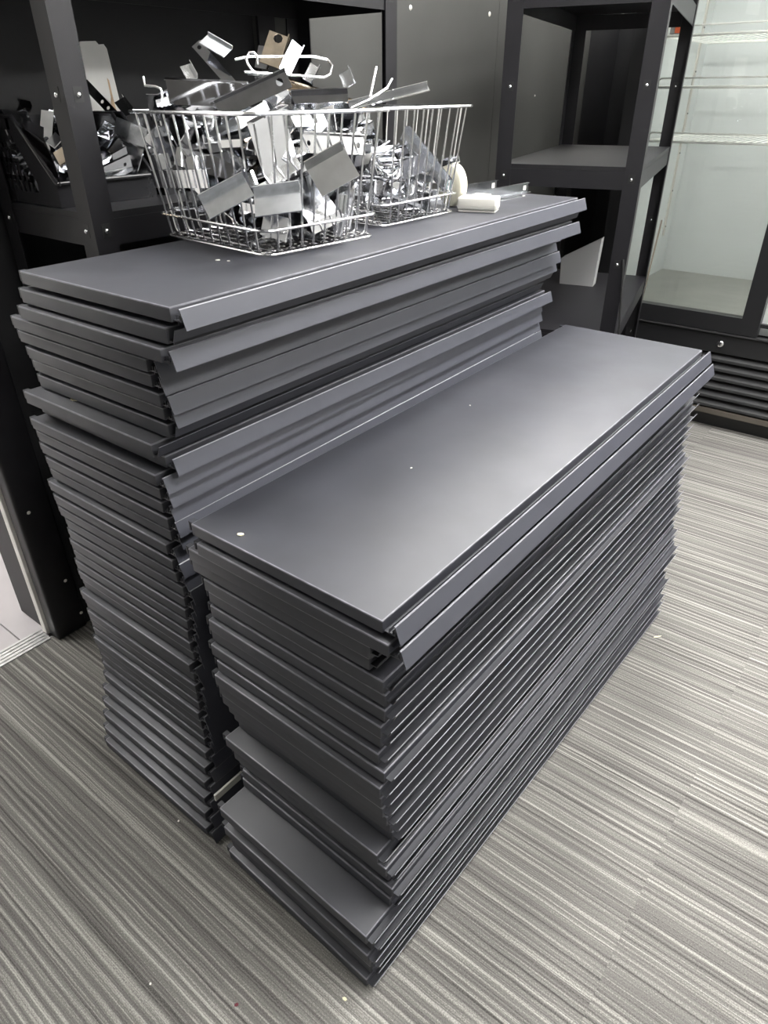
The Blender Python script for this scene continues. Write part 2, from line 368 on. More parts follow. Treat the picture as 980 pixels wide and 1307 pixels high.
# ------------------------------------------------------------------ shelving units (black angle posts, bolted)
def shelving_unit(loc, rz, depth, length, levels, label, side_bolts=True):
    t = empty('shelving_unit', loc, rz, label, 'shelving unit')
    w, th_ = .045, .003
    H = 1.95
    def post(x, y, sx, sy):
        # angle: one leg along x (towards sx), one along y (towards sy), corner at (x, y)
        pts = [(0, 0), (sx*w, 0), (sx*w, sy*th_), (sx*th_, sy*th_), (sx*th_, sy*w), (0, sy*w)]
        o = MB().prism([(x+a, y+b) for a, b in pts], 0, H).build('post', M_BLACK, t)
        return o
    posts = [post(0, 0, -1, 1), post(-depth, 0, 1, 1), post(0, length, -1, -1), post(-depth, length, 1, -1)]
    for z in levels:
        d = MB().box(-depth+.004, -.004, .004, length-.004, z-.012, z).build('shelf', M_BLACK, t)
        hb = .052
        MB().box(-w, -depth+w, .0032, .0055, z-.058, z-.0122).build('beam', M_BLACK, d)
        MB().box(-w, -depth+w, length-.0055, length-.0032, z-.058, z-.0122).build('beam', M_BLACK, d)
        MB().box(-.0055, -.0032, .0065, length-.0065, z-.058, z-.0122).build('beam', M_BLACK, d)
        MB().box(-depth+.0032, -depth+.0055, .0065, length-.0065, z-.058, z-.0122).build('beam', M_BLACK, d)
    zs = [z-.03 for z in levels] + [(levels[i]+levels[i+1])/2-.02 for i in range(len(levels)-1)]
    hole = MB().box(-.0085, .0085, -.0004, .0004, -.0115, .0115).mesh('bolt_hole')
    bolt = MB().lathe([(.0046, 0), (.0046, .0015), (.0034, .0032), (.0012, .0040)], 10, 'y').mesh('bolt', smooth=.9)
    holx = MB().box(-.0004, .0004, -.0085, .0085, -.0115, .0115).mesh('bolt_hole_side')
    bolx = MB().lathe([(.0046, 0), (.0046, .0015), (.0034, .0032), (.0012, .0040)], 10, 'x').mesh('bolt_side', smooth=.9)
    for z in zs:
        for p, (x, y) in zip(posts[:2], ((-w*.55, 0), (-depth+w*.55, 0))):
            o = put('bolt_hole', hole, M_HOLE, p); o.location = (x, -.0002, z)
            o = put('bolt', bolt, M_BOLT, p); o.location = (x, -.0006, z-.001)
        if not side_bolts:
            o = put('bolt_hole', hole, M_HOLE, posts[2]); o.location = (-w*.55, length-th_-.0004, z)
            o = put('bolt', bolt, M_BOLT, posts[2]); o.location = (-w*.55, length-th_-.0008, z-.001)
        for p, y in ((posts[0], w*.55), (posts[2], length-w*.55)) if side_bolts else ():
            o = put('bolt_hole', holx, M_HOLE, p); o.location = (.0002, y, z)
            o = put('bolt', bolx, M_BOLT, p); o.location = (.0006, y, z-.001)
    return t
shelving_unit((-.85, .236, 0), 0, .335, .915, (.20, .62, 1.09, 1.50, 1.90), 'black angle-post shelving unit holding the black picking bins')
shelving_unit((-.343, 1.60, 0), math.radians(13.5), .415, .90, (.20, .62, 1.093, 1.52, 1.90), 'empty black angle-post shelving unit beside the fridge', False)

# ------------------------------------------------------------------ glass door fridge
def fridge():
    xa, xb, yf, yb = -.80, .46, 2.56, 3.36
    t = empty('display_fridge', (0, 0, 0), 0, 'black display fridge with glass doors and white interior', 'fridge')
    H = 1.98; zi = .47
    cab = MB(); w = .05
    cab.box(xa, xa+w, yf+.05, yb, zi, H); cab.box(xb-w, xb, yf+.05, yb, zi, H); cab.box(xa, xb, yb-.05, yb, .02, H); cab.box(xa+w, xb-w, yf+.05, yb-.05, H-.12, H)
    cab.box(xa, xb, yf+.05, yb-.05, .39, zi)
    cab.box(xa, xa+w, yf+.05, yb-.05, .02, .39); cab.box(xb-w, xb, yf+.05, yb-.05, .02, .39); cab.box(xa+w, xb-w, yf+.05, yf+.09, .0, .09)
    cab.build('cabinet', M_FBLACK, t)
    ln = MB(); e = .004
    ln.box(xa+w, xa+w+e, yf+.06, yb-.05, zi, H-.12); ln.box(xb-w-e, xb-w, yf+.06, yb-.05, zi, H-.12); ln.box(xa+w+e, xb-w-e, yb-.05-e, yb-.05, zi, H-.12)
    ln.box(xa+w+e, xb-w-e, yf+.06, yb-.05-e, H-.12-e, H-.12)
    ln.build('liner', M_FWHITE, t)
    MB().box(xa+w+e, xb-w-e, yf+.06, yb-.05-e, zi, zi+.014).build('inner_floor', M_FFLOOR, t)
    for x in (xa+w+e, ):
        for y in (3.19,):
            s_ = MB().box(x, x+.006, y, y+.018, .66, 1.82).build('slotted_strip', M_GREYSTAIN, t)
            for k in range(7): MB().box(x+.006, x+.0075, y+.004, y+.014, .70+.16*k, .706+.16*k).build('slot', M_HOLE, s_)
    fill_mat = emat('fridge_fill', (1.0, 1.0, .95), FRIDGE_FILL)  # added emitters, hidden behind the door frames, to brighten the interior
    MB().box(xa+w+.01, xb-w-.01, yf+.065, yf+.085, H-.15, H-.126).build('fill_strip', fill_mat, t)
    MB().box(-.115, -.088, yf+.062, yf+.075, .56, 1.8).build('fill_strip', fill_mat, t)
    # two doors
    for da, db in ((xa+.004, -.105), (-.045, xb-.004)):
        fr = MB(); fw_ = .068
        fr.box(da, da+fw_, yf, yf+.045, .425, H-.01); fr.box(db-fw_, db, yf, yf+.045, .425, H-.01)
        fr.box(da+fw_, db-fw_, yf, yf+.045, .425, .49); fr.box(da+fw_, db-fw_, yf, yf+.045, H-.08, H-.01)
        d = fr.build('door', M_FBLACK, t, bevel=.0)
        MB().box(da+fw_, db-fw_, yf+.018, yf+.022, .49, H-.08).build('glass_pane', M_GLASS, d)
        MB().box(db-fw_+.02, db-fw_+.045, yf-.012, yf, 1.0, 1.5).build('handle', M_FBLACK, d, bevel=.003)
    MB().box(-.108, -.042, yf+.046, yf+.060, .425, H-.01).build('mullion', M_FWHITE, t)
    MB().box(-.104, -.046, yf+.012, yf+.030, .462, .476).build('mullion_bar', M_FBLACK, t)
    # plinth with louvres
    MB().box(xa, xb, yf+.005, yf+.03, .335, .415).build('plinth_rail', M_FBLACK, t, bevel=.003)
    MB().box(xa, xb, yf-.004, yf+.03, .4155, .4215).build('rail_trim', M_LOUVRE, t)
    for k in range(6):
        z = .098 + .040*k
        MB().sheet([(yf+.035, z+.036), (yf+.006, z+.012), (yf+.006, z+.004), (yf+.012, z)], .003, xa+.02, xb-.02, 'yz').build('louvre', M_LOUVRE, t)
    MB().box(xa, xb, yf+.002, yf+.03, .070, .092).build('plinth_edge', M_BROWN, t)
    lk = MB().lathe([(.014, 0), (.014, .006), (.011, .009), (.004, .010)], 16, 'y', (-.23, yf+.005, .375)).build('lock', M_BOLT, t, smooth=.9)
    MB().box(-.2315, -.2285, yf-.0056, yf-.005, .369, .381).build('keyhole', M_HOLE, lk)
    return t
fridge()
def fridge_shelf(z, label):
    t = empty('fridge_shelf', (0, 2.64, z), 0, label, 'wire shelf', 'white wire shelves in the fridge')
    xa, xb = -.735, -.13
    MB().tube([(xa+.02, 0, 0), (xb, 0, 0)], .0048, 8).build('front_rod', M_WHITEWIRE, t, smooth=.9)
    MB().tube([(xa+.02, 0, 0), (xa+.035, 0, .0), (xa+.035, 0, .024), (xa+.043, 0, .030), (xb, 0, .030)], .0032, 6).build('guard_rod', M_WHITEWIRE, t, smooth=.9)
    MB().tube([(xa+.02, .56, 0), (xb, .56, 0)], .0048, 8).build('back_rod', M_WHITEWIRE, t, smooth=.9)
    me = MB().tube([(0, 0, .004), (0, .56, .004)], .0018, 5).mesh('cross_wire')
    for k in range(20):
        o = put('cross_wire', me, M_WHITEWIRE, t); o.location = (xa+.03+k*.030, 0, 0)
    for x in (xa+.02, xb-.02): MB().tube([(x, 0, 0), (x, .56, 0)], .004, 6).build('side_rod', M_WHITEWIRE, t, smooth=.9)
for z, l in ((1.100, 'lowest white wire shelf in the fridge'), (1.283, 'middle white wire shelf in the fridge'), (1.447, 'upper white wire shelf in the fridge')): fridge_shelf(z, l)
pk = empty('drink_carton', (-.682, 2.70, 1.4535), math.radians(8), 'white and orange packet on the upper fridge shelf', 'packet')
MB().box(-.026, .026, -.02, .02, 0, .075).build('packet_body', M_CARTON, pk, bevel=.003)
MB().box(-.008, .025, -.0208, -.0201, .004, .050).build('orange_print', M_ORANGE, pk)

# ------------------------------------------------------------------ the stacked gondola shelves
D, LN, PT1, PT2 = .3555, 1.25, .02646, .02621
def shelf_meshes():
    out = {}
    for kind, fl in (('lip', .0188), ('plain', .0212)):
        bm = bmesh.new()
        # tray: top + four flanges, open below
        bmesh.ops.create_cube(bm, size=1)
        for v in bm.verts:
            v.co = Vector(((v.co.x-.5)*D, (v.co.y+.5)*LN, (v.co.z-.5)*fl))
        bot = [f for f in bm.faces if f.normal.z < -.9]; bmesh.ops.delete(bm, geom=bot, context='FACES_ONLY')
        es = [e for e in bm.edges if len(e.link_faces) == 2]
        bmesh.ops.bevel(bm, geom=es, offset=.0021, segments=2, affect='EDGES', profile=.5)
        bmesh.ops.recalc_face_normals(bm, faces=bm.faces)
        for f in list(bm.faces):
            if f.normal.z > .99 and f.calc_center_median().z > -.001 and f.normal.z < 0: f.normal_flip()
        bmesh.ops.solidify(bm, geom=list(bm.faces), thickness=.0012)
        for f in bm.faces: f.smooth = True
        for e in bm.edges:
            if len(e.link_faces) == 2 and e.calc_face_angle(0) > .7: e.smooth = False
        for f in bm.faces:      # narrow rounded edge around the top: highlight put into the colour
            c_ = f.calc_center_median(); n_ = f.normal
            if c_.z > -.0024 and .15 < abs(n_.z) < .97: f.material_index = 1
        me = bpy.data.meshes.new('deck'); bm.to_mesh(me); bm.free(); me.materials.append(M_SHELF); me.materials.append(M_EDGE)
        out[kind] = me
    sup = MB().box(-D+.0016, -D+.003, .02, LN-.02, -PT2+.0006, -.002)
    sup.box(-.004, -.0026, .012, LN-.012, -PT2+.0006, -.002)
    out['rear'] = sup.mesh('support_flange')
    c = MB().sheet([(.0002, -.0165), (.0165, -.0165), (.0165, -.0012)], .0012, .003, LN-.003)
    c.sheet([(.0075, -.009), (.0075, -.0150), (.0130, -.0150), (.0130, -.009)], .0010, .003, LN-.003)
    out['chan'] = c.mesh('front_channel')
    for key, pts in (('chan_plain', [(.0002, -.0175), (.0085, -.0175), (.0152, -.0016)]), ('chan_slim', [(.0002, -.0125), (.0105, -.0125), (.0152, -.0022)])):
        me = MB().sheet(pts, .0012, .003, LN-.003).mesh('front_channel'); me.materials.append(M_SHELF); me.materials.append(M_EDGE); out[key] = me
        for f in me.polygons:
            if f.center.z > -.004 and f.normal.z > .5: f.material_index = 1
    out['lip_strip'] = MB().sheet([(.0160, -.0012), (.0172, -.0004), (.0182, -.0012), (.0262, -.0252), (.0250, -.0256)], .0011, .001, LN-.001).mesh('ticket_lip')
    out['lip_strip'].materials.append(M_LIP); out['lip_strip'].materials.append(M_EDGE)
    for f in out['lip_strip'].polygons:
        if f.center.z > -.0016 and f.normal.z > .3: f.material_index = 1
    out['hook'] = MB().sheet([(-D, -.003), (-D-.009, -.003), (-D-.009, -.017)], .003, 0, .010).mesh('hook_tab')
    for k, m_ in (('rear', M_SHELF), ('chan', M_SHELF), ('hook', M_SHELF)): out[k].materials.append(m_)
    return out
SM = shelf_meshes()
def shelf(x, y, z, rz, kind, label, group, chan='chan_plain'):
    t = empty('metal_shelf', (x, y, z), rz, label, 'shelf', group)
    put('deck', SM[kind], None, t); put('support_flange', SM['rear'], None, t)
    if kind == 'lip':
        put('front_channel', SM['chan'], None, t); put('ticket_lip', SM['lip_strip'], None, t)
    else: put('front_channel', SM[chan], None, t)
    for yy in (.004, LN-.014): o = put('hook_tab', SM['hook'], None, t); o.location = (0, yy, 0)
    return t
LEFT = [(-.353,.024),(-.362,.019),(-.368,.010),(-.419,.019),(-.428,.027),(-.416,.027),(-.426,.036),(-.424,.037),(-.438,.012),(-.437,.030),(-.444,.012),(-.446,.016),(-.449,.017),(-.441,.016),(-.446,.020),(-.454,.012),(-.444,.011),(-.444,.013),(-.435,.015),(-.440,.016),(-.443,.015),(-.445,.016),(-.450,.016),(-.449,.015),(-.451,.019),(-.456,.009),(-.457,.015),(-.454,.011),(-.461,.015),(-.461,.015),(-.463,.010),(-.465,.014),(-.465,.015),(-.466,.014),(-.458,.005),(-.450,-.008),(-.442,-.020),(-.432,-.033),(-.422,-.045),(-.411,-.056)]
LEFT_YAW = {1: .019, 2: .014, 3: .008, 4: .012, 5: .012, 6: .010, 7: .012, 8: .012, 9: .012, 10: .003}
PLAIN_LEFT = {2, 8, 9}
rnd = random.Random(3)
for i, (x, y) in enumerate(LEFT):
    k = i+1; n = len(LEFT)
    yaw = LEFT_YAW.get(k, .010 - .018*(k-10)/30 + rnd.uniform(-.002, .002))
    nm = 'bottom' if k == n else ordinal(k)
    lab = ('top shelf of the taller rear stack, carrying the wire baskets' if k == 1 else
           'bottom shelf of the taller rear stack, lying on the carpet' if k == n else
           f'{nm} shelf from the top of the taller rear stack')
    shelf(x, y, (n-i)*PT2, yaw, 'plain' if k in PLAIN_LEFT else 'lip', lab, 'charcoal metal shelves in the taller rear stack')
FRONT = {1: (0, 0), 2: (.013, -.006), 3: (-.021, .001), 4: (-.027, .006), 5: (-.004, .005), 6: (-.003, .008), 7: (-.002, .006), 8: (-.004, -.001), 9: (-.008, .003), 10: (-.007, -.004), 11: (.006, -.007), 12: (.004, -.015), 13: (.003, -.011), 14: (.003, -.008), 15: (.005, -.001), 16: (.005, .007), 17: (.005, .013), 18: (-.001, -.018), 19: (.013, -.014), 20: (.010, -.004), 21: (.021, -.009), 22: (.018, -.011), 23: (.016, -.069), 24: (.020, -.060), 25: (.018, -.070), 26: (.019, -.062), 27: (.016, -.060), 28: (.015, -.071)}
NF = 28
for k in range(1, NF+1):
    x, y = FRONT[k]
    yaw = -.034*((k-1)/(NF-1)) + (rnd.uniform(-.0025, .0025) if k > 2 else 0)
    lab = ('top shelf of the lower front stack, wide and empty' if k == 1 else 'bottom shelf of the lower front stack, lying on the carpet' if k == NF else f'{ordinal(k)} shelf from the top of the lower front stack')
    shelf(x, y, (NF+1-k)*PT1, yaw, 'lip' if k <= 2 else 'plain', lab, 'charcoal metal shelves in the lower front stack', 'chan_slim')
ZT = 40*PT2            # top of the rear stack
ZF = 28*PT1
# a pale strip between the stacks, low down
ps = MB().box(-.0025, .0025, 0, .4, -.0085, .0085).build('spacer_strip', M_WHITEPL, None, bevel=.001)
ps.location = (-.401, -.028, .100); tag(ps, 'pale grey strip edge poking out between the two stacks low down', 'strip')

# ------------------------------------------------------------------ wire baskets
def wire_basket(x, y, rz, label, bx=.300, by=.250, flare=.024, h=.200):
    """bottom centred on the origin, rim flared"""
    t = empty('wire_basket', (x, y, ZT+.0012), rz, label, 'wire basket')
    a, b = bx/2, by/2; A, B = a+flare, b+flare; r = .0019
    def ring(a_, b_, z, rad, nm, c=.02):
        pts = []
        for cx, cy, s in ((a_-c, b_-c, 0), (-a_+c, b_-c, 1), (-a_+c, -b_+c, 2), (a_-c, -b_+c, 3)):
            for k in range(4):
                an = (s + k/3)*math.pi/2; pts.append((cx + c*math.cos(an), cy + c*math.sin(an), z))
        MB().tube(pts, rad, 6, True).build(nm, M_WIRE, t, smooth=.9)
    ring(A, B, h, .0030, 'rim'); ring(a+flare*.22, b+flare*.22, h*.2, .0020, 'lower_ring'); ring(a, b, .0030, .0020, 'base_ring')
    n1 = 11
    for k in range(n1):       # wires running down the long sides
        u = -1 + 2*(k+.5)/n1
        MB().tube([(u*(A-.02), -B, h), (u*(a-.012), -b+.001, .010), (u*(a-.012), -b+.008, .0028), (u*(a-.012), b-.008, .0028), (u*(a-.012), b-.001, .010), (u*(A-.02), B, h)], r, 5).build('wire', M_WIRE, t, smooth=.9)
    n2 = 9
    for k in range(n2):
        u = -1 + 2*(k+.5)/n2
        MB().tube([(-A, u*(B-.02), h), (-a+.001, u*(b-.012), .012), (-a+.008, u*(b-.012), .0052), (a-.008, u*(b-.012), .0052), (a-.001, u*(b-.012), .012), (A, u*(B-.02), h)], r, 5).build('wire', M_WIRE, t, smooth=.9)
    return t
B1 = (-.604, .438, math.radians(-5)); B2 = (-.640, .760, math.radians(-1))
wire_basket(*B1, 'chrome wire basket heaped with large plate brackets, nearest on the rear stack')
wire_basket(*B2, 'chrome wire basket half full of wire hooks, behind the heaped basket')

# ------------------------------------------------------------------ black picking bins on the left unit
def bin_(x0, x1, y0, y1, z, label):
    t = empty('picking_bin', ((x0+x1)/2, (y0+y1)/2, z), 0, label, 'plastic bin')
    a, b = (x1-x0)/2, (y1-y0)/2; w = .003; hb, hf = .150, .042
    MB().box(-a, a, -b, b, 0, w).build('base', M_BIN, t)
    MB().box(-a, -a+w, -b, b, w, hb).build('back_wall', M_BIN, t)
    MB().box(a-w, a, -b, b, w, hf).build('front_wall', M_BIN, t)
    # perforated side walls: frame bars around rows of slots
    for s in (-1, 1):
        y = s*(b-w/2); m = MB()
        prof = [(-a+w, w), (a-w, w), (a-w, hf), (-a+.10, hb), (-a+w, hb)]
        if s > 0: m.prism(prof, y-w/2, y+w/2, 'xz')
        else:
            m.box(-a+w, a-w, y-w/2, y+w/2, w, .022); m.box(-a+w, -a+.012, y-w/2, y+w/2, .022, hb)
            m.prism([(a-.07, .022), (a-w, .022), (a-w, hf), (-a+.10, hb), (-a+.075, hb), (-a+.075, hb-.02), (a-.07, hf-.002)], y-w/2, y+w/2, 'xz')
            m.box(-a+.012, -a+.085, y-w/2, y+w/2, hb-.022, hb)
            for zz in (.042, .072, .098): m.box(-a+.012, a-.06-zz*.9, y-w/2, y+w/2, zz, zz+.008)
            for k in range(8):
                xx = -a+.020+k*.018
                top = min(hb-.02, max(.022, (a-.06-xx)/.9*.9))
                if top > .03: m.box(xx, xx+.007, y-w/2, y+w/2, .022, top)
        m.build('side_wall', M_BIN, t)
    for s in (-1, 1):
        y = s*(b-.001)
        MB().tube([(-a, y, hb), (-a+.10, y, hb), (a, y, hf), (a+.004, y*.95, hf-.001)], .0045, 8).build('rolled_edge', M_BIN, t, smooth=.9)
    MB().tube([(a+.002, -b, hf), (a+.002, b, hf)], .0042, 8).build('front_lip', M_BIN, t, smooth=.9)
    return t
BINA = (-1.170, -.962, .246, .462, 1.0905); BINB = (-1.170, -.962, .482, .698, 1.0905)
bin_(*BINA, 'black open-fronted plastic bin of chrome brackets at the near end of the shelf')
bin_(*BINB, 'black open-fronted plastic bin further along the shelf, behind the wire basket')
# ------------------------------------------------------------------ chrome brackets
def bracket_meshes():
    m = {}
    w = .030
    m['plate'] = MB().sheet([(-.036, .012), (-.036, 0), (.036, 0), (.036, -.010)], .0016, -.027, .027).mesh('plate_bracket')
    m['wide'] = MB().sheet([(-.045, .016), (-.045, 0), (.030, 0), (.045, .008)], .0016, -.034, .034).mesh('wide_bracket')
    m['channel'] = MB().sheet([(-.013, .012), (-.013, 0), (.013, 0), (.013, .012)], .0016, -.085, .085).mesh('channel_bracket')
    m['angle'] = MB().sheet([(-.004, .045), (-.004, 0), (.048, 0)], .0018, -.018, .018).mesh('angle_bracket')
    q = MB().holed(-.070, .070, -.014, .014, 0, .0016, [(-.055, 0, .004), (.055, 0, .005)]); q.sheet([(.0142, .0), (.0142, .010)], .0016, -.070, .070, 'yz')
    m['bar'] = q.mesh('flat_bar')
    m['hook'] = MB().tube([(-.045, 0, 0), (.030, 0, 0), (.038, 0, .003), (.043, 0, .010), (.044, 0, .020)], .0023, 6).box(-.049, -.045, -.010, .010, -.014, .014).mesh('peg_hook', smooth=.9)
    m['loop'] = MB().tube([(-.060, -.018, 0), (.050, -.018, 0), (.058, -.010, 0), (.058, .010, 0), (.050, .018, 0), (-.060, .018, 0)], .0022, 6).mesh('wire_loop', smooth=.9)
    m['clip'] = MB().sheet([(-.020, .014), (-.012, .0), (.012, 0), (.020, .014), (.028, .014)], .0016, -.012, .012).mesh('small_clip')
    return m
BM = bracket_meshes()
BNAME = {'plate': 'plate_bracket', 'wide': 'wide_bracket', 'channel': 'channel_bracket', 'angle': 'angle_bracket', 'bar': 'flat_bar', 'hook': 'peg_hook', 'loop': 'wire_loop', 'clip': 'small_clip'}
BDESC = {'plate': 'plate bracket', 'wide': 'wide plate bracket', 'channel': 'channel bracket', 'angle': 'angle bracket', 'bar': 'flat bar', 'hook': 'peg hook', 'loop': 'wire loop', 'clip': 'small clip'}
BWHERE = {'b1': 'in the heaped wire basket', 'b2': 'in the half full basket', 'a': 'in the near black bin', 'b': 'in the further black bin'}
BCEN = {'b1': (B1[0], B1[1], ZT, .2), 'b2': (B2[0], B2[1], ZT, .2), 'a': ((BINA[0]+BINA[1])/2, (BINA[2]+BINA[3])/2, BINA[4], .15), 'b': ((BINB[0]+BINB[1])/2, (BINB[2]+BINB[3])/2, BINB[4], .15)}
BADJ = {0: 'bright', 1: 'dark', 2: 'matt', 3: 'yellowed'}
BMAT = {0: M_CHROME, 1: M_CHROME_D, 2: M_ZINC, 3: M_BRASS}
MATMESH = {}
def bracket(kind, where, loc, rot, mi=0, label=None):
    key = (kind, mi)
    if key not in MATMESH:
        me = BM[kind].copy(); me.name = BNAME[kind]; me.materials.clear(); me.materials.append(BMAT[mi]); MATMESH[key] = me
    o = bpy.data.objects.new(BNAME[kind], MATMESH[key]); COL.objects.link(o)
    o.location = loc; o.rotation_euler = rot
    c = BCEN[where]; v = Vector(loc) - Vector(c[:3]); hz = v.z/c[3]
    hgt = 'at the bottom' if hz < .2 else 'low' if hz < .45 else 'halfway up' if hz < .7 else 'near the rim' if hz < 1.0 else 'above the rim'
    sd = v.x*.788 + v.y*.615; dp = -v.x*.618 + v.y*.785
    side = ('left' if sd < -.04 else 'right' if sd > .04 else 'middle'); dep = 'front' if dp < -.03 else 'back' if dp > .03 else 'centre'
    tag(o, f'{BADJ[mi]} {BDESC[kind]} {hgt}, {dep} {side} {BWHERE[where]}', 'bracket', f'{BNAME[kind].replace("_", " ")}s {BWHERE[where]}')
    return o
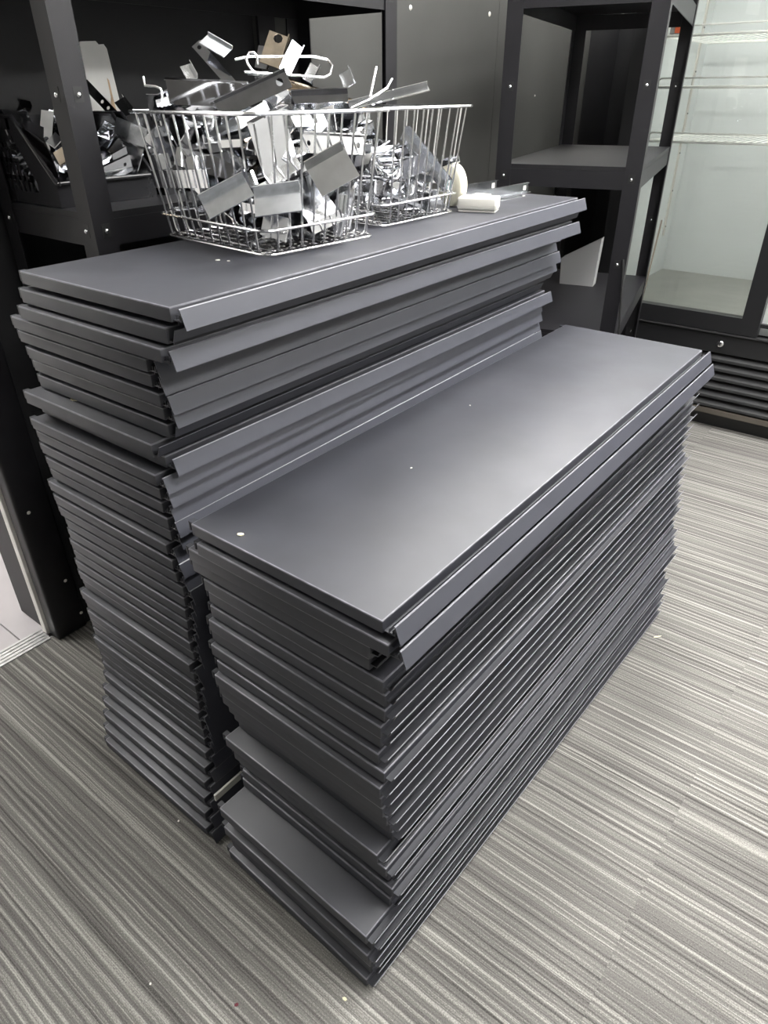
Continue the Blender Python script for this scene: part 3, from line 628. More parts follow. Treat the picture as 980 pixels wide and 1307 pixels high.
PILE = [
 ('wide','b1',-0.5725,0.5126,1.0957,-0.001,0.0,-2.878,0),
 ('wide','b1',-0.5812,0.4367,1.1012,0.16,0.007,-0.022,1),
 ('angle','b1',-0.6976,0.5323,1.0971,-0.0,-0.287,-2.153,0),
 ('plate','b1',-0.6314,0.3567,1.1003,-0.001,-0.128,0.424,0),
 ('wide','b1',-0.5166,0.4271,1.0745,-0.297,-0.135,-2.592,0),
 ('wide','b1',-0.4864,0.5099,1.0936,1.75,0.018,2.033,0),
 ('wide','b1',-0.7044,0.4893,1.1163,-0.649,-0.006,-2.801,2),
 ('bar','b1',-0.5181,0.3789,1.0771,-0.24,0.228,-1.701,0),
 ('plate','b1',-0.5612,0.4836,1.1242,0.015,0.085,2.022,2),
 ('angle','b1',-0.7412,0.3812,1.0958,-0.0,-0.006,-1.659,0),
 ('wide','b1',-0.5671,0.3536,1.0992,-0.399,-0.005,-1.609,0),
 ('wide','b1',-0.6759,0.3819,1.1065,-0.138,0.141,1.19,2),
 ('plate','b1',-0.6271,0.5252,1.1108,-0.156,-0.308,0.432,0),
 ('wide','b1',-0.5533,0.387,1.1119,0.404,0.038,1.246,0),
 ('plate','b1',-0.6392,0.4413,1.1264,0.104,2.911,1.623,0),
 ('bar','b1',-0.6901,0.3936,1.1163,-0.162,0.206,1.075,0),
 ('angle','b1',-0.4655,0.3522,1.0842,-1.342,0.189,2.005,0),
 ('plate','b1',-0.7432,0.5511,1.1338,1.797,-1.495,1.248,2),
 ('channel','b1',-0.6836,0.3144,1.1509,-0.549,1.442,0.931,0),
 ('bar','b1',-0.6269,0.5212,1.1243,2.876,-0.214,-0.518,0),
 ('wide','b1',-0.7091,0.4025,1.1365,0.088,0.276,0.755,0),
 ('bar','b1',-0.5054,0.376,1.0978,-2.572,-0.032,1.263,0),
 ('plate','b1',-0.5061,0.4907,1.1103,-0.632,0.026,-1.047,0),
 ('angle','b1',-0.6352,0.5516,1.1169,0.213,-0.331,-1.776,2),
 ('angle','b1',-0.5784,0.5273,1.126,-1.199,-0.16,0.56,2),
 ('bar','b1',-0.6225,0.5301,1.1509,-0.396,0.082,-2.776,0),
 ('channel','b1',-0.6086,0.4931,1.1367,-0.041,0.263,1.82,1),
 ('wide','b1',-0.4728,0.5208,1.1467,0.02,-0.808,0.236,1),
 ('plate','b1',-0.649,0.3642,1.133,0.571,-0.13,1.501,0),
 ('clip','b1',-0.6987,0.3467,1.1346,-0.033,0.408,0.766,0),
 ('bar','b1',-0.5201,0.3755,1.1116,0.567,-0.117,1.634,0),
 ('wide','b1',-0.4816,0.4305,1.1164,-2.837,0.807,0.113,0),
 ('plate','b1',-0.7276,0.4446,1.1326,-0.817,-0.609,-2.599,0),
 ('plate','b1',-0.6427,0.3758,1.1439,-0.528,0.077,-1.19,0),
 ('wide','b1',-0.4807,0.524,1.1593,0.21,-0.7,-0.053,2),
 ('plate','b1',-0.4876,0.3372,1.118,0.036,-0.074,1.485,0),
 ('wide','b1',-0.7033,0.5236,1.1619,2.846,0.208,0.998,1),
 ('wide','b1',-0.5703,0.4344,1.1425,0.191,-0.003,-2.755,0),
 ('wide','b1',-0.6129,0.4248,1.1555,0.063,0.202,2.142,0),
 ('wide','b1',-0.5138,0.3717,1.1384,0.21,-0.246,0.393,1),
 ('bar','b1',-0.6596,0.5616,1.1608,0.478,0.228,3.08,1),
 ('bar','b1',-0.6298,0.3538,1.1708,-1.922,0.234,0.549,0),
 ('channel','b1',-0.6422,0.4888,1.1667,-0.096,2.997,-1.037,0),
 ('bar','b1',-0.5519,0.3556,1.1451,-0.191,0.181,-2.653,2),
 ('bar','b1',-0.6144,0.4691,1.1627,-0.018,-3.085,0.551,0),
 ('plate','b1',-0.6117,0.3548,1.1647,1.895,0.158,-2.617,1),
 ('plate','b1',-0.7357,0.4353,1.1728,-0.247,0.004,-1.613,2),
 ('wide','b1',-0.5256,0.348,1.1563,0.168,-0.515,1.417,1),
 ('channel','b1',-0.6388,0.3732,1.1851,-0.28,-0.079,0.778,2),
 ('bar','b1',-0.6447,0.4883,1.1679,0.148,0.093,-2.576,0),
 ('wide','b1',-0.7014,0.3809,1.1828,-0.041,0.28,2.416,0),
 ('bar','b1',-0.4465,0.4481,1.2036,1.383,0.076,1.492,0),
 ('hook','b1',-0.4675,0.3981,1.1632,-1.595,0.136,-1.733,1),
 ('bar','b1',-0.4703,0.3661,1.1625,0.087,0.251,-1.731,0),
 ('angle','b1',-0.7399,0.3514,1.189,-0.676,-2.531,0.409,0),
 ('channel','b1',-0.5357,0.4672,1.16,-0.057,-0.033,-1.608,0),
 ('wide','b1',-0.7233,0.3601,1.2155,0.357,0.109,2.834,0),
 ('channel','b1',-0.4562,0.4442,1.2011,-0.339,1.285,2.689,0),
 ('angle','b1',-0.543,0.5316,1.1482,-0.002,-0.296,-1.175,0),
 ('hook','b1',-0.4727,0.3444,1.1714,-1.89,-0.2,1.274,0),
 ('bar','b1',-0.6353,0.5471,1.1654,0.345,0.107,-3.034,0),
 ('plate','b1',-0.5254,0.5121,1.1802,-0.35,-3.071,-0.177,1),
 ('wide','b1',-0.4631,0.3321,1.2066,1.671,1.247,1.552,0),
 ('wide','b1',-0.5914,0.4133,1.1952,-0.126,-2.803,1.556,3),
 ('clip','b1',-0.7487,0.3179,1.1731,-1.462,-0.069,-0.074,0),
 ('wide','b1',-0.7073,0.4566,1.1869,-0.216,0.037,-0.636,2),
 ('plate','b1',-0.6374,0.5122,1.1943,0.243,2.927,-0.526,0),
 ('plate','b1',-0.5187,0.4604,1.1787,-0.14,-0.14,-2.841,0),
 ('channel','b1',-0.6742,0.4401,1.2097,0.249,2.956,-0.985,1),
 ('angle','b1',-0.4856,0.4063,1.165,-0.05,-0.136,3.052,1),
 ('angle','b1',-0.7186,0.573,1.1621,0.234,-0.158,-1.687,0),
 ('wide','b1',-0.5574,0.4801,1.2047,3.061,0.221,-1.413,0),
 ('channel','b1',-0.7499,0.4707,1.2103,0.309,0.106,3.058,1),
 ('angle','b1',-0.5206,0.3204,1.158,0.228,-0.404,1.267,0),
 ('plate','b1',-0.6858,0.4784,1.2069,-0.304,-0.207,-0.588,0),
 ('wide','b1',-0.5345,0.5689,1.2109,0.766,1.418,-0.892,0),
 ('channel','b1',-0.5308,0.5421,1.2174,-0.169,1.855,-1.593,0),
 ('wide','b1',-0.5004,0.5127,1.2351,1.842,0.345,0.342,0),
 ('wide','b1',-0.7268,0.5145,1.2114,-0.115,-0.289,-1.691,0),
 ('plate','b1',-0.6621,0.3955,1.2228,0.443,-0.668,2.877,2),
 ('angle','b1',-0.6703,0.5477,1.1952,-1.781,-0.073,0.643,0),
 ('wide','b1',-0.4834,0.4009,1.2068,-0.031,0.578,3.082,0),
 ('hook','b1',-0.5234,0.4686,1.2062,1.78,0.044,0.728,0),
 ('plate','b1',-0.6308,0.444,1.2127,0.314,-0.386,2.39,0),
 ('channel','b1',-0.6175,0.388,1.2278,-2.853,-0.107,0.878,1),
 ('plate','b1',-0.6769,0.5147,1.2206,0.305,-0.381,2.591,0),
 ('channel','b1',-0.575,0.4239,1.207,0.141,0.314,0.615,0),
 ('hook','b1',-0.5121,0.5298,1.2354,1.303,3.0,0.14,0),
 ('channel','b1',-0.6447,0.4751,1.2244,-0.087,-0.326,-2.489,0),
 ('channel','b1',-0.6224,0.4445,1.2369,-0.316,0.15,-0.991,2),
 ('plate','b1',-0.6197,0.5396,1.2333,0.015,2.918,-0.501,0),
 ('angle','b1',-0.519,0.4839,1.2313,1.559,-0.18,-0.034,0),
 ('plate','b1',-0.5646,0.4615,1.2346,-0.34,-0.046,-1.17,0),
 ('plate','b1',-0.5441,0.3498,1.2184,0.058,0.149,-1.512,0),
 ('plate','b1',-0.6296,0.5103,1.2467,0.056,-0.185,-1.593,0),
 ('wide','b1',-0.5779,0.3684,1.2304,-0.331,0.186,3.038,2),
 ('wide','b1',-0.6875,0.491,1.2497,-0.111,-0.095,0.782,0),
 ('wide','b1',-0.5938,0.5029,1.253,-0.171,0.318,-0.434,0),
 ('angle','b1',-0.6586,0.3236,1.2049,0.104,-0.538,-0.153,1),
 ('bar','b1',-0.6012,0.5349,1.2815,-0.307,-2.894,0.359,1),
 ('bar','b1',-0.6688,0.329,1.2431,-0.154,0.16,-0.166,0),
 ('plate','b1',-0.7132,0.5109,1.2648,-0.082,-0.204,0.147,0),
 ('bar','b1',-0.6862,0.5726,1.2365,1.519,-0.413,-0.057,1),
 ('wide','b1',-0.6939,0.5591,1.2616,0.256,1.803,-1.265,0),
 ('bar','b1',-0.6994,0.3884,1.2721,-0.031,-0.225,1.428,0),
 ('clip','b1',-0.5548,0.4886,1.2625,2.001,0.055,1.432,2),
 ('plate','b1',-0.6839,0.5794,1.2515,0.035,1.491,1.528,0),
 ('plate','b1',-0.6081,0.4749,1.2798,0.402,-0.303,1.896,2),
 ('clip','b1',-0.5712,0.5033,1.2579,0.371,0.23,1.021,0),
 ('wide','b1',-0.7346,0.3678,1.2652,0.654,0.363,-1.943,1),
 ('bar','b1',-0.5216,0.5177,1.2743,0.284,-2.864,0.656,3),
 ('plate','b1',-0.7589,0.4449,1.2562,-0.485,-2.972,0.907,0),
 ('hook','b2',-0.7395,0.8334,1.101,1.571,0.086,-1.658,0),
 ('hook','b2',-0.6435,0.773,1.1122,0.0,-3.074,-0.047,0),
 ('clip','b2',-0.6614,0.7155,1.098,-0.0,0.19,1.98,0),
 ('hook','b2',-0.7185,0.7078,1.101,-1.571,0.086,-0.771,1),
 ('loop','b2',-0.5756,0.7887,1.0977,-0.084,0.037,-1.156,0),
 ('loop','b2',-0.6356,0.6927,1.0968,-0.0,-0.0,0.718,0),
 ('loop','b2',-0.7897,0.7777,1.115,1.461,-0.0,1.553,0),
 ('bar','b2',-0.5142,0.7006,1.0843,-0.447,-0.295,-1.491,1),
 ('clip','b2',-0.6635,0.8224,1.0957,-0.0,0.0,2.575,0),
 ('hook','b2',-0.5305,0.7659,1.1024,-1.505,0.149,0.802,0),
 ('loop','b2',-0.5485,0.8215,1.1054,-0.163,-0.115,-1.1,0),
 ('hook','b2',-0.7483,0.6621,1.101,-1.562,0.09,-3.043,0),
 ('channel','b2',-0.5913,0.7002,1.1007,0.13,0.063,0.856,0),
 ('angle','b2',-0.5492,0.7976,1.0758,-1.571,-0.0,0.262,0),
 ('clip','b2',-0.6259,0.8024,1.0968,0.0,-0.086,1.61,0),
 ('bar','b2',-0.5114,0.7325,1.0807,0.109,0.312,1.513,2),
 ('clip','b2',-0.6119,0.6546,1.0972,0.0,0.125,2.326,2),
 ('loop','b2',-0.5703,0.8245,1.1116,0.04,0.146,1.595,0),
 ('plate','b2',-0.5166,0.7378,1.1132,0.356,-0.303,1.482,0),
 ('angle','b2',-0.5203,0.7429,1.1405,-1.206,0.344,-0.881,0),
 ('loop','b2',-0.6872,0.6951,1.1083,2.729,-0.05,-1.179,0),
 ('channel','b2',-0.6206,0.8022,1.124,0.093,-0.243,-1.072,1),
 ('loop','b2',-0.7858,0.7297,1.1167,-1.68,-0.029,1.526,1),
 ('hook','b2',-0.7109,0.7792,1.101,1.57,0.086,-2.726,0),
 ('hook','b2',-0.633,0.6453,1.1611,1.466,-2.063,0.043,1),
 ('loop','b2',-0.7609,0.8281,1.1076,-2.515,0.0,-1.505,0),
 ('hook','b2',-0.579,0.6826,1.1182,1.629,-0.032,1.639,0),
 ('hook','b2',-0.6281,0.7054,1.1101,-0.004,0.004,2.322,2),
 ('channel','b2',-0.5639,0.8725,1.1222,-0.318,0.001,1.589,0),
 ('loop','b2',-0.7106,0.823,1.1137,0.168,-2.908,1.388,0),
 ('loop','b2',-0.5726,0.6915,1.1261,-0.053,-0.055,-1.455,0),
 ('angle','b2',-0.6408,0.6812,1.1047,-0.133,-0.505,2.264,0),
 ('loop','b2',-0.548,0.6779,1.1305,0.021,-0.073,-2.504,1),
 ('loop','b2',-0.7126,0.7093,1.1193,0.099,2.927,0.559,0),
 ('loop','b2',-0.622,0.8669,1.1188,-3.119,-0.318,0.019,0),
 ('channel','b2',-0.5666,0.8004,1.1186,0.15,0.017,2.784,0),
 ('bar','b2',-0.7709,0.8146,1.1031,0.627,0.0,-1.505,0),
 ('clip','b2',-0.7475,0.7653,1.1186,0.053,-0.36,2.009,0),
 ('hook','b2',-0.6551,0.8498,1.1215,2.342,0.223,-0.418,0),
 ('loop','b2',-0.5839,0.7402,1.1436,0.112,-3.031,0.118,0),
 ('bar','b2',-0.5575,0.782,1.1396,2.704,0.058,0.144,0),
 ('channel','b2',-0.5079,0.7941,1.1563,1.517,-0.916,1.527,2),
 ('hook','b2',-0.5633,0.6903,1.1393,1.408,0.007,-0.241,0),
 ('loop','b2',-0.6815,0.8153,1.1262,-0.017,-0.237,-0.7,1),
 ('angle','b2',-0.7688,0.8063,1.1215,-0.038,-0.007,1.471,0),
 ('loop','b2',-0.6918,0.7098,1.1291,-3.071,-0.226,-0.169,0),
 ('hook','b2',-0.7223,0.8131,1.1285,1.68,-0.105,-1.362,2),
 ('loop','b2',-0.5621,0.8121,1.1498,2.863,-0.04,0.719,1),
 ('hook','b2',-0.7762,0.6874,1.1059,-0.121,0.303,1.523,0),
 ('loop','b2',-0.6733,0.76,1.1385,0.27,-0.087,-1.375,0),
 ('channel','b2',-0.5898,0.649,1.1559,-0.091,-1.133,-1.693,0),
 ('hook','b2',-0.5285,0.7568,1.1507,1.496,0.118,-1.673,0),
 ('loop','b2',-0.6348,0.7761,1.1474,-0.08,0.247,1.791,1),
 ('plate','b2',-0.7182,0.886,1.153,-2.345,-1.197,0.763,0),
 ('hook','b2',-0.7285,0.7166,1.1297,-1.724,-0.098,0.855,0),
 ('hook','b2',-0.719,0.6819,1.1285,-1.576,-0.217,0.935,1),
 ('loop','b2',-0.7285,0.7409,1.137,0.173,0.079,-2.597,1),
 ('hook','b2',-0.5541,0.6867,1.1572,-0.522,0.756,0.642,0),
 ('loop','b2',-0.6246,0.8179,1.144,-0.172,0.194,1.376,0),
 ('hook','b2',-0.5574,0.7648,1.159,-1.407,-0.007,1.059,0),
 ('hook','b2',-0.5059,0.7067,1.151,1.891,0.466,-0.982,1),
 ('hook','b2',-0.5715,0.8384,1.1518,1.783,0.003,-1.943,0),
 ('angle','b2',-0.6815,0.648,1.122,0.45,-0.458,2.143,3),
 ('loop','b2',-0.7438,0.7799,1.1423,-0.261,0.006,-2.412,0),
 ('hook','b2',-0.7059,0.7669,1.1467,-1.404,0.192,-2.737,0),
 ('clip','b2',-0.509,0.6622,1.1152,1.242,-0.025,-0.473,1),
 ('channel','b2',-0.5887,0.8145,1.1584,0.286,0.012,-2.108,0),
 ('hook','b2',-0.7223,0.6802,1.1418,1.584,0.244,-0.921,0),
 ('loop','b2',-0.6356,0.8835,1.1376,-1.247,2.823,0.019,0),
 ('channel','b2',-0.6966,0.8026,1.1619,-0.085,2.502,-0.75,2),
 ('angle','b2',-0.7655,0.6553,1.1317,-0.134,-0.845,-2.909,1),
 ('loop','b2',-0.5779,0.7038,1.1637,-0.105,2.718,1.174,2),
 ('hook','b2',-0.6927,0.8354,1.1642,1.609,-0.411,-0.791,0),
 ('hook','b2',-0.6327,0.6817,1.1542,1.182,0.297,2.965,2),
 ('bar','b2',-0.7314,0.8395,1.1525,-0.669,0.445,2.442,2),
 ('bar','b2',-0.7834,0.7525,1.1597,2.779,-0.252,1.582,1),
 ('bar','b2',-0.7322,0.7248,1.1637,-0.205,0.013,-2.491,0),
 ('loop','b2',-0.6404,0.7591,1.1604,-0.276,0.031,0.658,1),
 ('bar','b2',-0.7562,0.7808,1.1653,0.574,-0.083,1.305,0),
 ('loop','b2',-0.6337,0.7012,1.1709,-0.073,2.865,-1.292,0),
 ('hook','b2',-0.6892,0.706,1.1544,1.124,0.21,0.879,0),
 ('plate','a',-1.1119,0.3,1.1004,0.0,-0.127,0.347,0),
 ('angle','a',-1.0069,0.3072,1.0958,-0.0,-0.0,2.126,1),
 ('angle','a',-1.1223,0.3411,1.0966,0.0,-0.157,1.416,2),
 ('wide','a',-1.0293,0.3573,1.1091,-0.346,0.065,0.632,0),
 ('plate','a',-1.1134,0.2919,1.1132,0.025,-0.116,1.487,0),
 ('plate','a',-1.0972,0.3842,1.1163,0.0,-0.6,-1.775,1),
 ('bar','a',-1.0945,0.4239,1.1046,-0.7,0.0,-0.204,0),
 ('hook','a',-1.086,0.4375,1.1118,-1.931,0.179,-0.032,0),
 ('plate','a',-1.0737,0.294,1.1209,0.25,-2.918,-0.595,1),
 ('angle','a',-1.0948,0.4547,1.1283,1.571,-1.236,-0.0,1),
 ('plate','a',-1.0036,0.4086,1.1149,-0.0,0.287,1.237,0),
 ('angle','a',-1.038,0.2588,1.1126,0.443,-0.088,1.754,0),
 ('hook','a',-1.1158,0.4129,1.142,2.149,-0.419,-0.149,3),
 ('angle','a',-0.9955,0.2956,1.1003,1.019,-1.538,0.557,0),
 ('clip','a',-0.9988,0.4379,1.1181,-0.535,0.874,-0.008,0),
 ('clip','a',-1.0803,0.392,1.1233,-0.011,-0.202,-1.75,2),
 ('clip','a',-1.0577,0.3843,1.1174,-0.351,-0.399,-1.677,0),
 ('clip','a',-1.153,0.3126,1.1095,0.041,0.015,-1.57,0),
 ('plate','a',-1.1591,0.2886,1.1515,1.531,-0.01,1.444,0),
 ('angle','a',-1.0738,0.2944,1.1288,0.256,-0.349,2.522,0),
 ('wide','a',-1.018,0.26,1.1867,-0.577,-1.219,-1.022,1),
 ('wide','a',-1.0284,0.4458,1.1656,1.322,-0.664,0.387,2),
 ('clip','a',-1.1479,0.3815,1.0957,0.0,0.0,-1.713,0),
 ('angle','a',-1.0127,0.3543,1.1292,0.334,-0.274,2.714,0),
 ('bar','a',-0.972,0.3517,1.1395,-1.869,0.278,-1.571,0),
 ('angle','a',-1.1289,0.3702,1.1602,-1.991,0.201,2.214,0),
 ('plate','a',-1.1132,0.4156,1.1603,0.654,-0.158,-0.598,3),
 ('plate','a',-0.9929,0.4289,1.153,-0.528,1.116,-1.887,0),
 ('plate','a',-1.112,0.2788,1.1509,-2.093,-0.01,-0.166,1),
 ('plate','a',-1.0878,0.3529,1.1564,-2.115,0.11,0.025,2),
 ('clip','a',-1.1294,0.3179,1.1297,-0.281,0.497,-1.868,0),
 ('angle','a',-1.1002,0.3213,1.1496,-0.228,-0.361,-0.523,0),
 ('angle','a',-1.0513,0.3843,1.1647,-0.397,0.929,1.12,0),
 ('angle','a',-1.0406,0.3072,1.1608,1.829,0.276,2.574,2),
 ('angle','a',-1.1477,0.3461,1.1661,0.181,-0.777,1.571,0),
 ('angle','a',-0.9851,0.4049,1.1438,-0.377,-0.41,-3.026,0),
 ('plate','a',-1.1527,0.4125,1.1969,1.031,1.111,1.293,2),
 ('clip','a',-1.123,0.2624,1.1573,-0.0,0.04,-3.142,0),
 ('bar','a',-1.0486,0.36,1.183,-0.234,-0.158,-2.89,1),
 ('angle','a',-1.1174,0.3927,1.17,-0.2,-0.482,-1.3,3),
 ('hook','a',-0.9675,0.2961,1.1523,-0.615,0.571,2.059,3),
 ('plate','a',-1.1217,0.2889,1.1919,0.182,-0.407,1.498,0),
 ('angle','a',-1.1375,0.2761,1.1997,0.289,-0.103,0.894,1),
 ('clip','a',-1.0031,0.3026,1.1476,-0.214,-0.418,-1.129,0),
 ('angle','a',-1.0729,0.4251,1.1877,-0.672,-0.774,0.425,0),
 ('angle','a',-0.9758,0.3232,1.1453,0.614,-0.726,-2.885,0),
 ('plate','a',-1.0064,0.3158,1.1934,-0.85,-0.606,1.542,0),
 ('wide','a',-1.0367,0.3565,1.2049,0.288,-0.348,-1.74,1),
 ('clip','a',-1.0921,0.3567,1.1967,0.15,0.081,1.712,2),
 ('clip','a',-1.0165,0.3014,1.189,-0.774,0.512,2.326,0),
 ('wide','a',-1.0962,0.3818,1.2146,-0.272,0.252,-0.234,0),
 ('angle','a',-0.9716,0.4472,1.2036,1.192,0.052,-0.301,0),
 ('plate','a',-1.1006,0.2821,1.2223,2.809,0.749,-0.018,0),
 ('angle','a',-1.0812,0.3127,1.2104,0.542,-0.849,0.635,0),
 ('hook','a',-1.0433,0.3942,1.2127,-0.276,0.442,1.456,0),
 ('angle','b',-1.0003,0.6009,1.0987,0.0,-0.678,3.087,1),
 ('plate','b',-1.1601,0.533,1.1219,1.571,-0.0,1.444,2),
 ('angle','b',-1.1142,0.6304,1.0997,0.0,-1.144,1.054,0),
 ('clip','b',-1.1171,0.6815,1.0957,-0.0,0.0,-0.006,1),
 ('clip','b',-1.1058,0.6506,1.0958,-0.0,-0.007,-0.334,2),
 ('plate','b',-1.0544,0.5791,1.1004,0.0,-0.127,2.497,0),
 ('plate','b',-1.036,0.652,1.1168,-0.726,-0.095,0.778,1),
 ('clip','b',-1.1246,0.5174,1.0957,0.0,0.0,-2.292,2),
 ('plate','b',-1.1049,0.5935,1.1271,0.298,0.268,-0.88,0),
 ('plate','b',-1.0844,0.5595,1.1217,-0.417,0.195,-2.426,1),
 ('angle','b',-0.9713,0.5055,1.1022,0.365,-0.0,3.141,0),
 ('angle','b',-1.1077,0.5204,1.1336,0.792,-2.459,1.002,0),
 ('bar','b',-1.0433,0.5517,1.1323,-0.206,-2.681,-1.521,1),
 ('plate','b',-1.1385,0.661,1.1317,0.369,2.127,0.318,2),
 ('angle','b',-0.9947,0.5588,1.1057,-0.536,-0.718,2.227,2),
 ('angle','b',-1.1258,0.5588,1.1373,-1.219,-0.385,0.858,2),
 ('plate','b',-1.0494,0.6844,1.1332,1.579,-0.358,-0.024,2),
 ('bar','b',-1.0236,0.6779,1.1352,1.626,-0.401,0.206,0),
 ('clip','b',-1.1375,0.6149,1.1449,0.597,-0.059,-1.999,1),
 ('angle','b',-0.9845,0.6361,1.122,0.017,-0.555,-1.604,0),
 ('plate','b',-1.0932,0.5586,1.1518,0.878,-0.558,0.835,0),
 ('angle','b',-1.0749,0.5064,1.1197,0.0,-0.986,3.142,0),
 ('wide','b',-1.0118,0.6486,1.1541,-0.063,0.412,-2.956,1),
 ('wide','b',-1.003,0.5417,1.1412,-0.147,0.449,-2.476,1),
 ('plate','b',-1.1243,0.5906,1.1821,2.711,0.222,1.105,0),
 ('angle','b',-1.0708,0.6527,1.1435,-0.495,-0.513,1.83,0),
 ('wide','b',-1.1348,0.6387,1.1713,-0.837,0.769,1.66,2),
 ('plate','b',-0.9889,0.5156,1.1556,0.467,-0.468,-0.073,1),
 ('bar','b',-1.0074,0.6,1.1715,-0.591,-0.354,0.992,0),
 ('angle','b',-1.0494,0.5334,1.1443,0.082,-0.437,-2.393,0),
 ('angle','b',-1.0564,0.594,1.153,0.069,-0.497,1.037,0),
 ('plate','b',-1.0759,0.5337,1.1775,0.145,0.117,-2.078,2),
 ('plate','b',-1.0436,0.6436,1.1849,2.971,0.043,-1.529,1)
]
for kind, where, x, y, z, a, b, c, mi in PILE:
    bracket(kind, where, (x, y, z), (a, b, c), mi)

# pieces lying on top of the heap, laid out by hand: two end points, a facing direction, a size
def laid(kind_mesh, name, p, q, face, m, label, group='brackets on top of the heaped basket'):
    """local +x along p->q, local +z towards `face`; mesh is centred"""
    p, q = Vector(p), Vector(q); x = (q-p).normalized(); z = Vector(face); z = (z - x*z.dot(x)).normalized(); y = z.cross(x)
    o = put(name, kind_mesh, m); o.matrix_world = Matrix((x, y, z)).transposed().to_4x4(); o.location = (p+q)/2
    tag(o, label, 'bracket', group); return o
def flat(l, w, holes=(), flange=0, t=.0016):
    m_ = MB()
    if holes: m_.holed(-l/2, l/2, -w/2, w/2, 0, t, [(h*l/2, 0, w*.22) for h in holes])
    else: m_.box(-l/2, l/2, -w/2, w/2, 0, t)
    if flange: m_.box(-l/2, l/2, w/2-t, w/2, t, flange)
    return m_
ROOMWARD = Vector((.52, -.67, .52))
def hero(name, p, q, w, m, label, holes=(), flange=0, face=(0, 0, 0)):
    p, q = Vector(p), Vector(q)
    return laid(flat((q-p).length, w, holes, flange).mesh(name), name, p, q, ROOMWARD + Vector(face), m, label)
HEROES = 1
if HEROES:
    hero('dark_plate', (-0.6827, 0.3178, 1.2788), (-0.5773, 0.3959, 1.2726), 0.0378, M_CHROME_D, 'dark reflecting plate lying across the left of the heap', flange=.010, face=(.1, .1, -.75))
    hero('flat_bar', (-0.5366, 0.2932, 1.2532), (-0.4689, 0.3779, 1.2933), 0.0257, M_CHROME_D, 'flat dark bar with a round hole slanting across the heap front', holes=(.75,), flange=.008, face=(0, 0, -.3))
    hero('flat_bar', (-0.6998, 0.4008, 1.3449), (-0.6314, 0.4094, 1.2871), 0.0168, M_CHROME_D, 'narrow dark bar leaning up at the back left of the heap', holes=(-.8,), face=(.3, 0, -.2))
    hero('blue_white_plate', (-0.673, 0.3961, 1.35), (-0.6346, 0.4108, 1.3303), 0.0267, M_ZINC, 'pale blue-white plate tipped up at the peak of the heap', flange=.006, face=(0, .2, .5))
    hero('yellowed_bracket', (-0.6216, 0.5185, 1.3594), (-0.6183, 0.4858, 1.3142), 0.0359, M_BRASS, 'yellowed metal bracket standing up at the back of the heap', holes=(-.7,), flange=.010, face=(-.1, .3, 0))
    hero('grey_plate', (-0.5596, 0.4948, 1.3431), (-0.5621, 0.4622, 1.3039), 0.0193, M_ZINC, 'grey plate leaning beside the yellowed bracket', flange=.012, face=(.3, .3, -.3))
    hero('grey_plate', (-0.6513, 0.5119, 1.3425), (-0.6446, 0.4919, 1.3103), 0.0244, M_CHROME_D, 'dark grey plate behind the yellowed bracket', face=(-.2, .2, -.4))
    hero('channel_bracket', (-0.4584, 0.504, 1.2529), (-0.3664, 0.5971, 1.2794), 0.0167, M_CHROME, 'long bright channel bracket sticking out to the right of the heap', flange=.008, face=(0, 0, 1.2))
    hero('channel_bracket', (-0.4886, 0.4016, 1.2671), (-0.4208, 0.457, 1.2696), 0.017, M_CHROME_D, 'dark channel bracket lying level on the right of the heap', flange=.010, face=(0, 0, -.1))
    hero('small_plate', (-0.5249, 0.4981, 1.3123), (-0.5269, 0.4795, 1.2905), 0.0167, M_CHROME, 'bright folded plate inside the big wire loop', flange=.012, face=(.4, 0, .2))
    hero('small_plate', (-0.5143, 0.5599, 1.3043), (-0.4993, 0.5557, 1.2838), 0.0213, M_ZINC, 'small triangular looking plate on the right back of the heap', flange=.012, face=(-.5, .1, .1))
    hero('small_plate', (-0.7122, 0.3821, 1.3144), (-0.6944, 0.3804, 1.2943), 0.0183, M_CHROME, 'bright small plate peeking over the dark plate', flange=.010, face=(.5, .1, .1))
    hero('plate_bracket', (-0.4279, 0.2497, 1.1357), (-0.3778, 0.2949, 1.1431), 0.0502, M_ZINC, 'matt light plate pressed against the basket wires low down', flange=.012, face=(.1, -.1, 1.0))
    hero('plate_bracket', (-0.4955, 0.213, 1.1282), (-0.4554, 0.2673, 1.1574), 0.0394, M_ZINC, 'tilted matt plate low in the left of the basket', flange=.012, face=(.3, .1, .9))
    hero('plate_bracket', (-0.4209, 0.369, 1.1571), (-0.3853, 0.4185, 1.1847), 0.0559, M_CHROME, 'large grey plate low in the right of the basket', flange=.014, face=(.5, .2, .5))
    hero('plate_bracket', (-1.0544, 0.3146, 1.2478), (-1.0333, 0.2772, 1.1788), 0.0255, M_CHROME, 'upright plate with one hole sticking out of the near black bin', holes=(.35,), flange=.010, face=(.2, 0, -.1))
    hero('small_plate', (-1.1594, 0.2875, 1.2234), (-1.1349, 0.317, 1.2364), 0.0265, M_CHROME, 'bent bright plate on the heap in the near black bin', flange=.012, face=(0, .1, .3))
    hero('small_plate', (-1.1818, 0.3244, 1.2549), (-1.1603, 0.338, 1.2507), 0.0174, M_CHROME_D, 'dark small plate topping the heap in the near black bin', flange=.012, face=(0, .1, .2))
    hero('flat_bar', (-1.1778, 0.4788, 1.2956), (-1.1064, 0.4901, 1.2381), 0.0184, M_CHROME_D, 'dark bar with square holes slanting before the foam board', holes=(.2, .6), face=(0, 0, -.3))
    hero('small_plate', (-1.0979, 0.502, 1.2638), (-1.07, 0.5039, 1.2381), 0.0233, M_CHROME, 'bright angled plate peeking out beside the foam board', flange=.012, face=(.4, 0, .1))
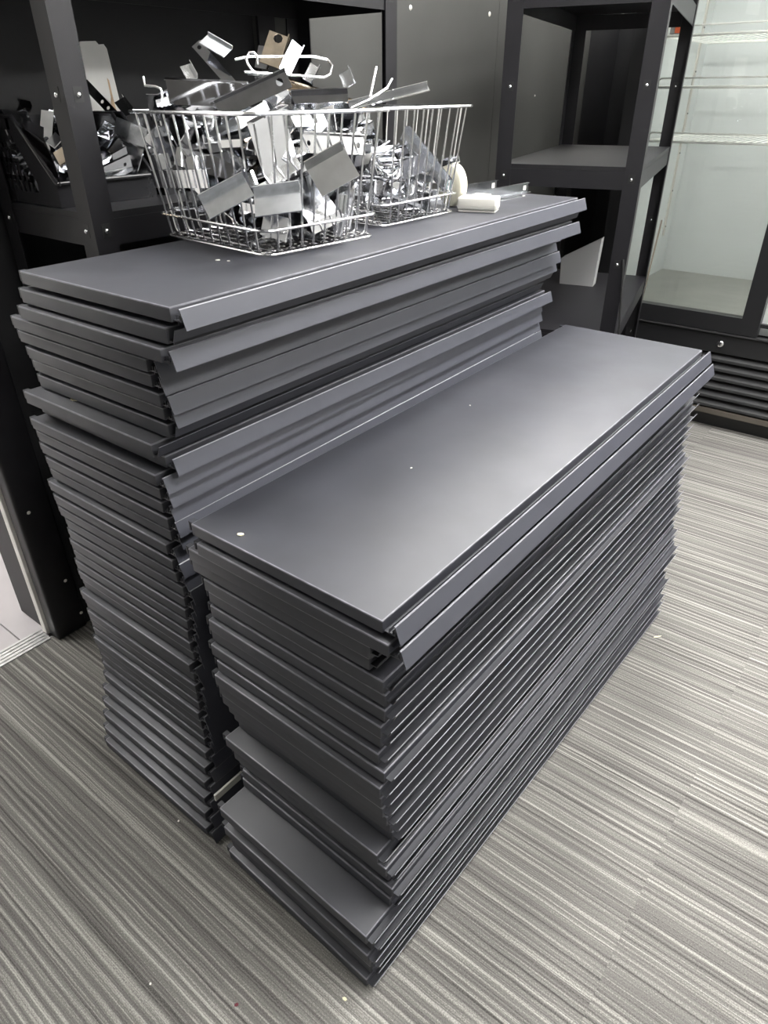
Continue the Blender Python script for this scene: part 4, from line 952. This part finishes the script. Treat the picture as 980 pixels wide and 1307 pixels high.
    def rod(name, pts, r, label):
        o = MB().tube(pts, r, 8).build(name, M_WIRE, None, smooth=.9); tag(o, label, 'bracket', 'brackets on top of the heaped basket')
    rod('bent_wire', [(-0.5951, 0.3893, 1.3203), (-0.588, 0.4133, 1.3248), (-0.5483, 0.5206, 1.3264), (-0.5361, 0.5418, 1.3222), (-0.5185, 0.5333, 1.3128), (-0.5012, 0.5072, 1.3001), (-0.4987, 0.4907, 1.2956), (-0.5416, 0.3869, 1.3016), (-0.5503, 0.3659, 1.3025)], .0019, 'big rounded wire loop lying over the top of the heap')
    rod('s_hook', [(-0.5404, 0.3854, 1.2985), (-0.5504, 0.3825, 1.3047), (-0.5592, 0.382, 1.3131), (-0.5642, 0.3846, 1.3214), (-0.5631, 0.3911, 1.3286), (-0.5574, 0.3956, 1.3285), (-0.5516, 0.396, 1.3233), (-0.5556, 0.4, 1.3133)], .0019, 'curled wire hook at the peak of the heap')
    rod('steel_rod', [(-0.4452, 0.5586, 1.3095), (-0.4304, 0.5229, 1.268)], .0026, 'short round rod standing up at the right of the heap')
    rod('peg_hook', [(-0.7207, 0.3032, 1.2984), (-0.7143, 0.299, 1.2866), (-0.701, 0.3085, 1.2854), (-0.6928, 0.3124, 1.2821), (-0.688, 0.3103, 1.2746), (-0.6812, 0.3014, 1.2563)], .0019, 'bent peg hook standing on the left end of the heap')
    rod('wire_prong', [(-0.4188, 0.5664, 1.2929), (-0.4132, 0.5465, 1.2809), (-0.4087, 0.492, 1.264), (-0.4112, 0.4524, 1.254)], .0019, 'thin dark prong slanting under the long bright channel')

# ------------------------------------------------------------------ small things on the rear stack
ZS = ZT + .0006
t = empty('power_adapter', (-.452, .935, ZS), math.radians(20), 'white plastic adapter box beside the wire basket', 'adapter')
b_ = MB().box(-.050, .036, -.024, .030, .004, .030).build('body', M_WHITEPL, t, smooth=.9, bevel=.004)
MB().box(-.048, .034, -.022, .028, 0, .004).build('base_plate', M_WHITEPL, t, bevel=.001)
MB().box(-.050, .0362, -.0243, .0303, .0135, .0142).build('seam', M_GREYSTAIN, t)
def rail(x, y, l, h, rz, label):
    t = empty('support_rail', (x, y, ZS), rz, label, 'rail', 'rails lying on the rear stack')
    MB().sheet([(.010, 0), (0, 0), (0, h), (.006, h)], .0018, 0, l).build('rail_body', M_ZINC, t)
    MB().box(-.0016, .0016, l-.022, l-.010, h*.25, h*.75).build('slot', M_CHIP, t)
    MB().box(-.0012, .0012, .01, .016, h*.25, h*.75).build('slot', M_HOLE, t)
rail(-.548, 1.000, .30, .022, math.radians(-3), 'grey steel rail lying behind the adapter box, with a pale end slot')
rail(-.640, 1.000, .29, .024, math.radians(-4), 'further grey steel rail lying parallel at the back of the stack')
o = MB().box(-.011, .011, -.10, .10, 0, .0016).build('flat_strip', M_CHROME, None); o.location = (-.505, 1.12, ZS); o.rotation_euler.z = math.radians(-2)
tag(o, 'bright flat strip lying next to the grey steel rail', 'strip')
t = empty('tape_roll', (-.548, .962, ZS+.0445), math.radians(-20), 'cream tape roll standing on edge behind the half full wire basket', 'tape roll')
MB().lathe([(.016, -.011), (.041, -.011), (.0445, -.008), (.0445, .008), (.041, .011), (.016, .011)], 28, 'y').build('roll', M_CREAM, t, smooth=.9)
MB().lathe([(.010, -.0116), (.0162, -.0116), (.0162, .0116), (.010, .0116)], 20, 'y').build('core', M_PALEBLUE, t, smooth=.9)
t = empty('cream_box', (-.478, .975, ZS), math.radians(10), 'small cream box between the adapter and the tape roll', 'box')
MB().box(-.018, .018, -.014, .014, 0, .026).build('body', M_CREAM, t, bevel=.002); MB().box(-.0185, .0185, -.0145, .0145, .026, .029).build('lid', M_CREAM, t, bevel=.001)

# ------------------------------------------------------------------ other small things
t = empty('foam_board', (-1.181, .520, 1.0905), 0, 'torn white foam board with brown stain behind the bins', 'board')
MB().prism([(-.038, 0), (.052, 0), (.028, .268), (.022, .276), (.010, .275), (.004, .281), (-.030, .279), (-.034, .276)], -.003, .003, 'yz').build('board', M_BOARD, t)
MB().prism([(.018, .135), (.024, .15), (.021, .175), (.019, .21), (.015, .215), (.016, .18), (.010, .155)], .0031, .0036, 'yz').build('brown_stain', M_RUST, t)
MB().prism([(-.008, .13), (.012, .14), (.013, .17), (-.002, .18), (-.009, .165)], .0031, .0035, 'yz').build('grey_stain', M_GREYSTAIN, t)
c = MB().tube([(-.352, 1.594, .852), (-.347, 1.592, .83), (-.338, 1.590, .75), (-.328, 1.590, .66), (-.322, 1.590, .52), (-.330, 1.590, .30), (-.32, 1.585, .004)], .0032, 6).build('power_cable', M_HOLE, None, smooth=.9)
tag(c, 'thin black cable hanging from the empty shelving unit post', 'cable')
c = MB().sheet([(-.5, 0), (.5, 0)], .004, -.0035, .0035).build('metal_strip', M_STRIP, None)
tag(c, 'thin brownish strip leaning beside the fridge door', 'strip')
p, q = Vector((-.600, 2.515, .0)), Vector((-.553, 2.525, .83)); xx = (q-p).normalized(); yy = Vector((.95, .3, 0)); yy = (yy-xx*yy.dot(xx)).normalized()
c.data.transform(Matrix.Scale((q-p).length, 4, Vector((1, 0, 0)))); c.matrix_world = Matrix((xx, yy, xx.cross(yy))).transposed().to_4x4(); c.location = (p+q)/2
t = empty('magazine_file', (-.720, 2.19, .6206), math.radians(13), 'pale grey slope-topped file box on the lower shelf beside the fridge', 'file box')
SL = [(-.075, 0), (.055, 0), (.062, .175), (-.080, .095)]
MB().prism(SL, -.030, -.028, 'xz').build('side_panel', M_CARTON, t); MB().prism(SL, .028, .030, 'xz').build('side_panel', M_CARTON, t)
MB().prism([(.053, 0), (.055, 0), (.062, .175), (.060, .175)], -.028, .028, 'xz').build('back_panel', M_CARTON, t)
MB().prism([(-.075, 0), (-.073, 0), (-.078, .095), (-.080, .095)], -.028, .028, 'xz').build('front_panel', M_CARTON, t)
MB().box(-.073, .053, -.028, .028, 0, .002).build('base', M_CARTON, t)
def crumb(loc, s, m, label, name='paper_crumb'):
    r_ = random.Random(hash(label) & 0xffff if False else len(label)); pts = [(s*math.cos(a)*r_.uniform(.6, 1.1), s*.65*math.sin(a)*r_.uniform(.6, 1.1)) for a in [i*math.pi/3.5 for i in range(7)]]
    o = MB().prism(pts, 0, .0014).build(name, m); o.location = loc; o.rotation_euler.z = r_.uniform(0, 6); tag(o, label, 'crumb'); return o
crumb((-.274, .024, ZF+.0004), .0058, M_CRUMB, 'cream paper crumb near the left corner of the lower stack top')
crumb((-.200, .333, ZF+.0004), .0024, M_CHIP, 'tiny white speck in the middle of the lower stack top')
crumb((-.263, .619, ZF+.0004), .0020, M_CHIP, 'tiny pale speck further back on the lower stack top')
crumb((-.519, .243, ZS), .0045, M_CHIP, 'white flake in front of the heaped basket')
crumb((-.500, .249, ZS), .0030, M_CHIP, 'smaller white flake right of another before the heaped basket')
crumb((-.685, .040, 32*PT2+.0004), .0100, M_CRUMB, 'cream chip on the shelf sticking out of the rear stack')
crumb((-.138, -.221, .0004), .0042, M_RED, 'dark red bit on the carpet near the front', 'red_bit')
sv = crumb((.098, 1.082, .0004), .0130, M_CRUMB, 'pale brown sliver on the carpet right of the front stack', 'wood_sliver')
sv.scale = (1, .22, 1); sv.rotation_euler.z = .9
crumb((-.276, -.289, .0004), .0028, M_CHIP, 'white fleck on the carpet at the lower left')
crumb((-.003, -.106, .0004), .0045, M_CRUMB, 'cream fleck on the carpet below the front stack corner')
crumb((-.485, -.070, .0004), .0030, M_CHIP, 'white fleck on the carpet by the rear stack')

# tell look-alike brackets apart by height
same = {}
for o in COL.objects:
    if o.get('category') == 'bracket': same.setdefault(o['label'], []).append(o)
for l_, os_ in same.items():
    if len(os_) > 1:
        os_.sort(key=lambda o: o.location.z)
        for o, w_ in zip(os_, {2: ('lower', 'upper'), 3: ('lower', 'middle', 'upper')}.get(len(os_), ())): o['label'] = f'{w_} {l_}'
